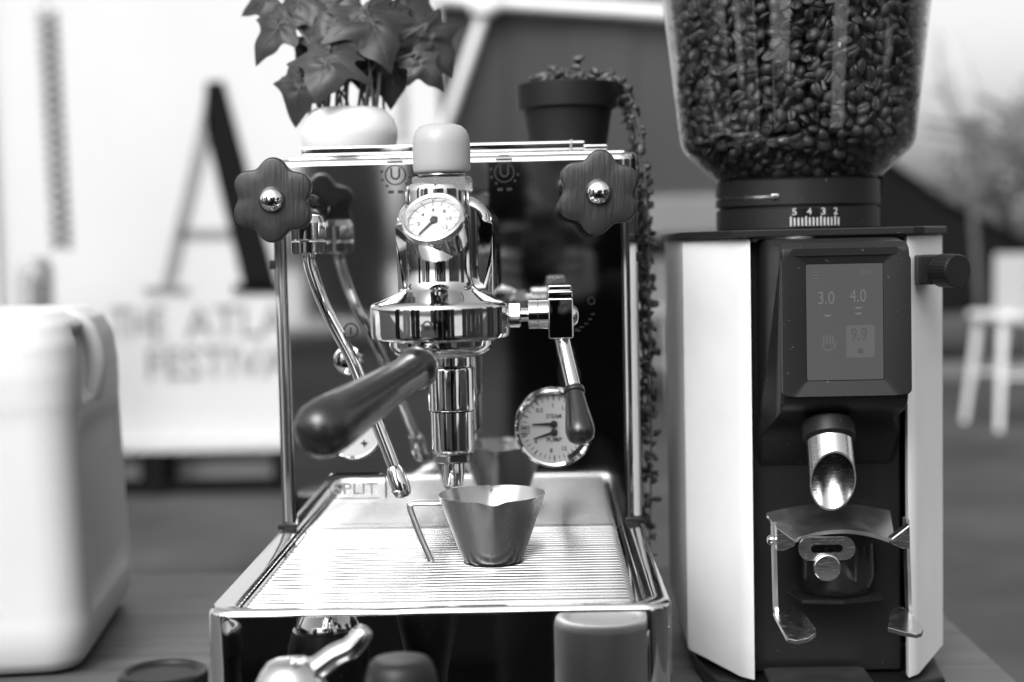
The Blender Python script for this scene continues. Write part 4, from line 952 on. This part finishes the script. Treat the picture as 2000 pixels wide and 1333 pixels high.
# ------------------------------------------------------------------ background left: white sign wall with its lettering
WY = 5.4
def W(px, py, dy=0): return P(px, py, WY+dy)
sw_ = thing('sign_wall', 'large white board with a black letter A and grey lettering', 'sign', (-1.6, WY, GZ))
xl, xr2, zb3, ztp = -3.6, W(860, 300).x, W(400, 868).z, 2.1
bm = NB(); box(bm, ((xl+xr2)/2, WY+.03, (zb3+ztp)/2), (xr2-xl, .06, ztp-zb3), .004); bd = obj('board', bm, 'board_white', sw_)
bm = NB(); box(bm, ((xl+xr2)/2, WY-.03, zb3+.005), (xr2-xl, .12, .055), .006); obj('ledge', bm, 'board_white', sw_)
bm = NB(); box(bm, (-2.44, WY-.02, .5), (.03, .05, 3.0), .004); obj('edge_post', bm, 'post_pale', sw_)
def stroke(pxs, dep=.02, m='letter_black', nm='letter_stroke'):
    b = NB(); a = [b.verts.new(W(x, y, -.012)) for x, y in pxs]; c = [b.verts.new(v.co + Y_*.011) for v in a]; n = len(a)
    b.faces.new(a); b.faces.new(c)
    for i in range(n): b.faces.new((a[i], a[(i+1) % n], c[(i+1) % n], c[i]))
    return obj(nm, b, m, bd, smooth=False)
stroke([(402, 160), (436, 158), (545, 566), (476, 566), (398, 245)]); stroke([(398, 200), (412, 245), (338, 562), (314, 562)], m='letter_mid')
stroke([(352, 447), (450, 447), (453, 466), (348, 466)], m='letter_light'); stroke([(282, 560), (365, 560), (368, 574), (280, 574)], m='letter_mid'); stroke([(455, 556), (560, 556), (560, 574), (455, 574)], m='letter_black')
for s_, x0, x1, y0_, y1_ in (('THE', 216, 322, 600, 662), ('ATLA', 362, 560, 598, 660), ('FESTIVAL', 288, 600, 680, 742)):
    a, b2 = W(x0, (y0_+y1_)/2, -.003), W(x1, (y0_+y1_)/2-(x1-x0)*.021, -.003)
    bm = text_bm(s_, (a+b2)/2, (b2-a), Z_, W(x0, y0_).z-W(x0, y1_).z, (b2-a).length, .006); obj('lettering', bm, 'letter_light', bd, smooth=False)
for px, w_ in ((310, 50), (560, 40), (120, 50)):
    c = W(px, 922); bm = NB(); box(bm, (c.x, WY+.05, (GZ+zb3-.03)/2), (w_*6.48/FPX, .3, zb3-.03-GZ), .004); obj('support', bm, 'letter_black', sw_)
bm = NB(); box(bm, ((xl+xr2)/2, WY+.12, (GZ+zb3-.025)/2), (xr2-xl-.06, .04, zb3-.025-GZ)); obj('skirt', bm, 'pallet', sw_)
bm = NB(); box(bm, ((xl+xr2)/2, WY-.02, GZ+.03), (xr2-xl-.04, .12, .06), .004); obj('kick_beam', bm, 'letter_black', sw_)
# column of small print near the board's right end
c0 = W(790, 170); bm = NB(); rg = random.Random(3)
for k in range(16):
    q = W(786+rg.uniform(-4, 4), 165+k*7.4, -.004); box(bm, q, (.030+.02*rg.random(), .004, .010), 0)
setp(obj('print_column', bm, 'letter_light', bd, smooth=False), kind='stuff')
# rope hanging in front of the board
RY = 4.6; rp = thing('hanging_rope', 'grey braided rope hanging in front of the white board', 'rope', P(118, 485, RY))
ra, rb = P(92, 25, RY), P(120, 485, RY)
for k in range(2):
    pts = []
    for i in range(241):
        t = i/240; a = 2*PI*(t*11+k/2); p = ra.lerp(rb, t); pts.append(p + Vector((.034*math.cos(a), .02*math.sin(a), 0)))
    bm = NB(); tube(bm, pts, .0125, 7); obj('rope_strand', bm, 'rope', rp, ang=80)
bm = NB(); tube(bm, [ra, ra+Z_*1.2], .004, 6); obj('cord', bm, 'rope', rp)
# rounded grey container in front of the board
LYn = 4.9; lc = P(72, 640, LYn); ln = thing('grey_container', 'grey rounded container with dark front behind the jerrycan', 'container', (lc.x, LYn, GZ))
zl = P(72, 503, LYn).z; rL = 36*(LYn+1.08)/FPX
bm = NB(); lathe(bm, (lc.x, LYn, 0), [(rL*.92, zl-.42), (rL*.95, zl-.06), (rL*.9, zl-.03), (rL*.7, zl-.006), (rL*.6, zl), (0, zl)], n=40); obj('body', bm, 'lantern_grey', ln, ang=50)
bm = NB(); tube(bm, smooth_path([P(60, 600, LYn-rL-.01), P(58, 545, LYn-rL-.012), P(70, 530, LYn-rL-.012), P(80, 548, LYn-rL-.012)], 5), .010, 8); obj('loop', bm, 'board_white', ln)
bm = NB(); c = P(90, 585, LYn-rL+.004); box(bm, c, (.045, .016, .09), .006); obj('dark_panel', bm, 'lantern_dark', ln)
bm = NB(); lathe(bm, (lc.x, LYn, 0), [(rL*1.3, GZ), (rL*1.3, GZ+.04), (rL*.5, GZ+.06), (rL*.5, zl-.425), (rL*.9, zl-.42)], n=32); obj('stand', bm, 'lantern_grey', ln)

# ------------------------------------------------------------------ background middle and right: dark marquee, poles, chairs, tree
MY = 7.2
mq = thing('dark_marquee_wall', 'dark hanging canvas with a white tube frame behind the machine', 'canvas', (P(1150, 400, MY).x, MY, GZ))
def flatpoly(nm, pxs, Y, dep, m, par):
    b = NB(); a = [b.verts.new(P(x, y, Y)) for x, y in pxs]; c = [b.verts.new(v.co + Y_*dep) for v in a]; n = len(a); b.faces.new(a); b.faces.new(c)
    for i in range(n): b.faces.new((a[i], a[(i+1) % n], c[(i+1) % n], c[i]))
    return obj(nm, b, m, par, smooth=False)
for k in range(6):       # the canvas hangs in pleated lengths
    x0, x1 = 858+k*125, 858+(k+1)*125+3
    cv = flatpoly('canvas_panel', [(x0, -400), (x1, -400), (x1, 388-.02*(x1-858)), (x0, 388-.02*(x0-858))], MY+.02*(k % 2), .03, 'tarp_dark', mq)
for a, b2, r in (((780, -8), (1420, 34), .040), ((948, 18), (862, 270), .030), ((948, 18), (1010, -300), .035)):
    bm = NB(); tube(bm, [P(a[0], a[1], MY-.08), P(b2[0], b2[1], MY-.08)], r, 20); obj('frame_tube', bm, 'pole_white', mq)
bm = NB(); c = P(945, 8, MY-.10); box(bm, c, (.15, .12, .13), .03, 3); obj('frame_joint', bm, 'pole_white', mq)
for px in (775, 1560):
    bm = NB(); tube(bm, [P(px, -300, MY+.06), Vector((P(px, 0, MY).x, MY+.06, GZ))], .04, 20); obj('frame_post', bm, 'pole_white', mq)
DT = 11.0; dk = thing('dark_tent', 'dark tent with a sloping roof edge behind the grinder', 'tent', (P(1850, 600, DT).x, DT, GZ))
flatpoly('tent_side', [(1150, 478), (1500, 472), (1500, 612), (1150, 612)], DT+.3, .8, 'tent_dark', dk)
flatpoly('tent_wall', [(1500, 200), (1640, 235), (1740, 320), (1850, 400), (2060, 500), (2060, 600), (1900, 612), (1500, 622)], DT, 1.6, 'tent_dark', dk)
flatpoly('roof_edge', [(1640, 228), (1742, 313), (1852, 392), (2062, 494), (2060, 502), (1850, 401), (1740, 321), (1640, 236)], DT-.05, .04, 'tent_dark', dk)
for px in (1560, 1800, 2030):
    p = P(px, 600, DT); bm = NB(); tube(bm, [(p.x, DT+.1, GZ), (p.x, DT+.1, p.z)], .03, 12); obj('tent_pole', bm, 'tent_dark', dk)
bm = NB(); q0, q1 = P(1200, 560, 12.5), P(2100, 560, 12.5)
# low pale kerb across the yard behind the chairs
bm = NB(); box(bm, (P(1700, 600, 10).x, 10.0, GZ+.06), (9, .35, .12), .02); setp(obj('kerb', bm, 'kerb_grey'), 'low pale kerb running across the yard behind the white chair', 'kerb')
def chair(px, py, Y, ry, label, sc_=1.):
    c = P(px, py, Y); t = thing('white_chair', label, 'chair', (c.x, Y, GZ), 'white chairs in the yard'); M = Matrix.Translation((c.x, Y, GZ)) @ Matrix.Rotation(ry, 4, 'Z') @ Matrix.Scale(sc_, 4)
    def part(nm, b): bmesh.ops.transform(b, matrix=M, verts=b.verts[:]); return obj(nm, b, 'chair_white', t, ang=40)
    b = NB(); box(b, (0, 0, .64), (.44, .42, .05), .02, 3); part('seat', b)
    b = NB(); pr2 = []
    for i in range(9):
        a = -1.1+2.2*i/8; pr2.append((.235*math.sin(a), -.02-.20*math.cos(a)))
    vs1 = [b.verts.new((x, y, .60)) for x, y in pr2]; vs2 = [b.verts.new((x*1.04, y-.03, 1.0)) for x, y in pr2]
    for i in range(8): b.faces.new((vs1[i], vs1[i+1], vs2[i+1], vs2[i]))
    bmesh.ops.solidify(b, geom=b.faces[:], thickness=.02); part('backrest', b)
    for sx in (-1, 1):
        for sy in (-1, 1):
            b = NB(); tube(b, [(sx*.17, sy*.15, .62), (sx*.23, sy*.22, 0)], [.026, .017], 12); part('leg', b)
    for sy in (-1, 1): b = NB(); tube(b, [(-.20, sy*.185, .30), (.20, sy*.185, .30)], .010, 8); part('stretcher', b)
chair(1990, 830, 7.2, .15, 'white shell chair with splayed legs at the right edge')
chair(1285, 830, 8.6, 2.6, 'white shell chair glimpsed between the machine and the grinder')
bm = NB(); q = P(1285, 425, 9.0); tb2 = thing('white_counter', 'pale counter seen above the gap between machine and grinder', 'counter', (q.x, 9.0, GZ)); box(bm, (q.x+.15, 9.0, q.z), (1.5, .5, .26), .02); obj('counter_front', bm, 'chair_white', tb2)
for k in (-.55, .85): bm = NB(); box(bm, (q.x+k, 9.0, (GZ+q.z-.13)/2), (.06, .4, q.z-.13-GZ), .01); obj('counter_leg', bm, 'pallet', tb2)
# closed parasol
PYp = 9.5; pa0, pa1 = P(1836, 42, PYp), P(1892, 240, PYp); ps = thing('closed_parasol', 'grey folded parasol leaning above the tent roof', 'parasol', (pa1.x+.2, PYp, GZ)); dd = (pa1-pa0).normalized(); L = (pa1-pa0).length
bm = NB(); lathe(bm, pa0, [(.005, 0), (.05, L*.15), (.10, L*.45), (.12, L*.7), (.08, L*.95), (.04, L)], dd, 20, mod=lambda a, h: 1+.12*math.cos(7*a)); obj('canopy', bm, 'parasol', ps, ang=60)
bm = NB(); tube(bm, [pa1-dd*.1, Vector((pa1.x+(pa1.x-pa0.x)*.6, PYp, GZ))], .025, 10); obj('pole', bm, 'bark', ps)
# tree
TRY = 13.5; tc_ = P(1975, 360, TRY); tr = thing('pale_tree', 'pale blurred leafy tree beyond the dark tent', 'tree', (tc_.x, TRY, GZ)); rg = random.Random(21)
bm = NB(); tube(bm, smooth_path([(tc_.x, TRY, GZ), (tc_.x+.08, TRY, .3), (tc_.x-.05, TRY, 1.0), (tc_.x, TRY, tc_.z+.5)], 5), [.11-.005*i for i in range(16)], 10)
for k in range(12):
    z = tc_.z-.6+.12*k; a = rg.uniform(0, 2*PI); tube(bm, smooth_path([(tc_.x, TRY, z), (tc_.x+.4*math.cos(a), TRY+.4*math.sin(a), z+.2), (tc_.x+.9*math.cos(a), TRY+.9*math.sin(a), z+.3)], 4), [.04-.003*i for i in range(9)], 6)
obj('trunk', bm, 'bark', tr)
vs_, fs_ = [], []
clumps = []
for k in range(46):
    px = rg.uniform(1850, 2150); top = 250 if px > 1900 else 330; clumps.append((P(px, rg.uniform(top-60*(px > 1940), 500), TRY+rg.uniform(-.7, .7)), rg.uniform(.15, .32)))
for c, r in clumps:
    for k in range(120):
        d = Vector((rg.gauss(0, 1), rg.gauss(0, 1), rg.gauss(0, 1))).normalized()*r*rg.random()**.5; p = c+d
        u = Vector((rg.gauss(0, 1), rg.gauss(0, 1), rg.gauss(0, 1))).normalized(); v = u.cross(Vector((rg.gauss(0, 1), rg.gauss(0, 1), rg.gauss(0, 1)))).normalized(); s = rg.uniform(.03, .055); i = len(vs_)
        vs_ += [p-u*s, p+v*s*.45, p+u*s, p-v*s*.45]; fs_.append((i, i+1, i+2, i+3))
me = bpy.data.meshes.new('crown'); me.from_pydata([tuple(v) for v in vs_], [], fs_); me.materials.append(MATS['foliage']); o = bpy.data.objects.new('crown', me); COL.objects.link(o); attach(o, tr); setp(o, kind='stuff')

# ------------------------------------------------------------------ what the mirror shows: photographer and counter behind the camera, plus invented panels for the reflections
ph = thing('person', 'person in dark clothes holding a camera, mirrored in the front panel', 'person', (.16, -1.62, GZ))
J = {'pel': (.17, -1.72, -.02, .155), 'wai': (.16, -1.66, .10, .14), 'che': (.14, -1.55, .26, .16), 'nec': (.115, -1.43, .35, .062),
     'sl': (-.055, -1.46, .28, .075), 'el': (-.13, -1.36, .06, .050), 'wl': (-.035, -1.22, .155, .034),
     'sr': (.29, -1.46, .28, .075), 'er': (.33, -1.36, .06, .050), 'wr': (.155, -1.22, .155, .034),
     'hl': (.07, -1.72, -.08, .10), 'kl': (.05, -1.60, -.45, .07), 'al': (.04, -1.70, -.82, .048), 'tl': (.03, -1.56, -.850, .035),
     'hr': (.27, -1.72, -.08, .10), 'kr': (.31, -1.62, -.45, .07), 'ar': (.32, -1.72, -.82, .048), 'tr': (.33, -1.58, -.850, .035)}
ks = list(J); E = [('pel', 'wai'), ('wai', 'che'), ('che', 'nec'), ('che', 'sl'), ('sl', 'el'), ('el', 'wl'), ('che', 'sr'), ('sr', 'er'), ('er', 'wr'), ('pel', 'hl'), ('hl', 'kl'), ('kl', 'al'), ('al', 'tl'), ('pel', 'hr'), ('hr', 'kr'), ('kr', 'ar'), ('ar', 'tr')]
me = bpy.data.meshes.new('body'); me.from_pydata([J[k][:3] for k in ks], [(ks.index(a), ks.index(b)) for a, b in E], []); o = bpy.data.objects.new('body', me); COL.objects.link(o); attach(o, ph)
mo = o.modifiers.new('skin', 'SKIN'); sv = me.skin_vertices[0].data
for i, k in enumerate(ks): sv[i].radius = (J[k][3], J[k][3]); sv[i].use_root = (k == 'pel')
mo.use_smooth_shade = True; o.modifiers.new('sub', 'SUBSURF').levels = 2; o.modifiers['sub'].render_levels = 2; me.materials.append(MATS['cloth_dark'])
hc = Vector((.100, -1.345, .405))
bm = NB(); lathe(bm, hc, [(0, -.125), (.035, -.118), (.058, -.09), (.070, -.04), (.076, .0), (.077, .04), (.070, .08), (.045, .108), (0, .118)], (0, .06, 1), 32, mod=lambda a, h: 1+.14*math.cos(2*a+PI)*1)
tube(bm, [hc+Vector((0, -.0, -.09)), hc+Vector((.01, -.06, -.17))], .055, 16)
tube(bm, smooth_path([hc+Vector((0, .085, .02)), hc+Vector((0, .105, -.018)), hc+Vector((0, .088, -.03))], 3), .012, 8)
for s in (-1, 1): box(bm, hc+Vector((s*.072, -.01, 0)), (.012, .03, .055), .005)
hdh = obj('head', bm, 'skin', ph, ang=80)
bm = NB(); lathe(bm, hc+Vector((0, -.014, .02)), [(.080, -.05), (.084, .0), (.083, .045), (.076, .088), (.048, .112), (0, .120)], (0, -.12, 1), 32, mod=lambda a, h: 1+.12*math.cos(2*a+PI)); obj('hair', bm, 'hair', hdh, ang=80)
bm = NB()
for s in (-1, 1): lathe(bm, hc+Vector((s*.030, .078, .004)), [(0, -.011), (.008, -.007), (.011, 0), (.008, .007), (0, .011)], n=12)
box(bm, hc+Vector((0, .082, -.055)), (.045, .010, .010), .003); obj('face_features', bm, 'hair', hdh)
for s in (-1, 1):
    wx = .06+s*.095; hb = Vector((wx-s*.022, -1.175, .170)); bm = NB()
    box(bm, hb, (.030, .075, .075), .014, 3)
    for k in range(4):
        f0 = hb+Vector((-s*.010, .030, .030-.020*k)); tube(bm, smooth_path([f0, f0+Vector((-s*.010, .030, 0)), f0+Vector((-s*.034, .034-.003*abs(k-1), -.002))], 3), .0085, 10)
    tube(bm, smooth_path([hb+Vector((-s*.005, -.02, -.03)), hb+Vector((-s*.03, -.03, -.035)), hb+Vector((-s*.05, -.01, -.03))], 3), .010, 10)
    obj('hand', bm, 'skin', ph, ang=80)
pcam = thing('photo_camera', 'dark photo camera held up before the face of the person, seen mirrored', 'camera', (.067, -1.15, .165))
bm = NB(); box(bm, (.0669, -1.155, .205), (.128, .045, .085), .010, 3); cbm = obj('camera_body', bm, 'black_satin', pcam)
bm = NB(); box(bm, (.0669, -1.155, .258), (.045, .045, .026), .006, 2); obj('viewfinder', bm, 'black_satin', cbm)
bm = NB(); lathe(bm, (.0669, -1.133, .2095), [(.034, 0), (.034, .018), (.031, .020), (.031, .036), (.029, .037), (.027, .034), (0, .030)], (0, 1, 0), 40); obj('lens', bm, 'black_gloss', cbm)
BW = -4.6
mat('reflect_black', .015, .85, noise=.3, nscale=2); mat('reflect_grey', .075, .85, noise=.6, nscale=1.2); mat('reflect_white', .80, .7, noise=.05, nscale=2); mat('reflect_pale', .58, .8, noise=.25, nscale=3); mat('floor_sheet_dark', .012, .95, spec=0, noise=.3, nscale=5)  # tones of the added reflection panels and the dark floor sheet
def reflect_arc(nm, label, a0, a1, R, m, h, z0=0.):  # invented surround, out of view, placed to stripe the chrome reflections
    am = math.radians((a0+a1)/2); t = thing(nm, label, 'canvas', (R*math.sin(am), -R*math.cos(am), GZ)); n_ = max(1, int(round((a1-a0)/7)))
    for k in range(n_):
        b0_, b1_ = math.radians(a0+(a1-a0)*k/n_), math.radians(a0+(a1-a0)*(k+1)/n_-.3); rk = R+.04*(k % 2)
        b = NB(); v = [b.verts.new((r_*math.sin(a), -r_*math.cos(a), z)) for z in (GZ+z0, GZ+h) for r_, a in ((rk, b0_), (rk, b1_), (rk+.03, b1_), (rk+.03, b0_))]
        for q in ((0, 1, 2, 3), (4, 5, 6, 7), (0, 1, 5, 4), (1, 2, 6, 5), (2, 3, 7, 6), (3, 0, 4, 7)): b.faces.new([v[i] for i in q])
        obj('canvas_panel', b, m, t, smooth=False)
reflect_arc('dark_reflect_panel', 'dark unseen panel added to be mirrored behind the person in the front panel', -6, 26, 4.6, 'reflect_dark', 2.6)
reflect_arc('grey_reflect_panel', 'mid grey unseen panel added to tone the left half of the front panel', -11, -6.5, 4.7, 'reflect_grey', 2.6)
reflect_arc('black_reflect_panel', 'black unseen panel added to make a dark stripe in the brew group', -43, -28, 4.2, 'reflect_black', 2.8)
reflect_arc('pale_reflect_panel', 'pale unseen panel added for a light stripe on the left of the brew group', -57, -44, 4.4, 'reflect_pale', 2.4)
reflect_arc('left_rim_reflect_panel', 'narrow black panel added for a dark reflection at the left rim of the brew group', -72, -63, 4.0, 'reflect_black', 2.6)
reflect_arc('right_reflect_panel', 'grey unseen panels added for the reflection on the right of the brew group', 38, 76, 4.4, 'reflect_grey', 2.4)
reflect_arc('right_rim_reflect_panel', 'dark panel added for a dark reflection at the right rim of the brew group', 84, 100, 4.0, 'reflect_black', 2.6)
mat('ground_sheet_pale', .50, .9, noise=.2, nscale=.4, spec=.1)  # tone of the added ground sheet that brightens reflections
bm = NB(); box(bm, (0, -46, GZ+.004), (140, 80, .008)); setp(obj('bright_ground_sheet', bm, 'ground_sheet_pale', smooth=False), kind='structure')  # unseen pale sheet added so the gaps mirror as bright stripes
bm = NB(); box(bm, (.1, -2.1, GZ+.005), (3.0, 2.6, .01), .002); setp(obj('dark_floor_sheet', bm, 'floor_sheet_dark'), kind='structure')  # unseen dark sheet added so the tray front mirrors black
ct = thing('serving_counter', 'grey wooden serving counter mirrored in the left of the front panel', 'counter', (-.6, -3.3, GZ))
bm = NB(); box(bm, (-.75, -3.3, GZ+.60), (1.5, .5, .46), .01); obj('counter_body', bm, 'counter', ct)
bm = NB(); box(bm, (-.75, -3.3, GZ+.18), (1.4, .4, .36), .01); obj('counter_plinth', bm, 'reflect_black', ct)  # plinth made black to keep the tray front's reflection dark
bm = NB(); box(bm, (-.75, -3.3, GZ+.852), (1.6, .6, .04), .006); obj('counter_top', bm, 'counter', ct)
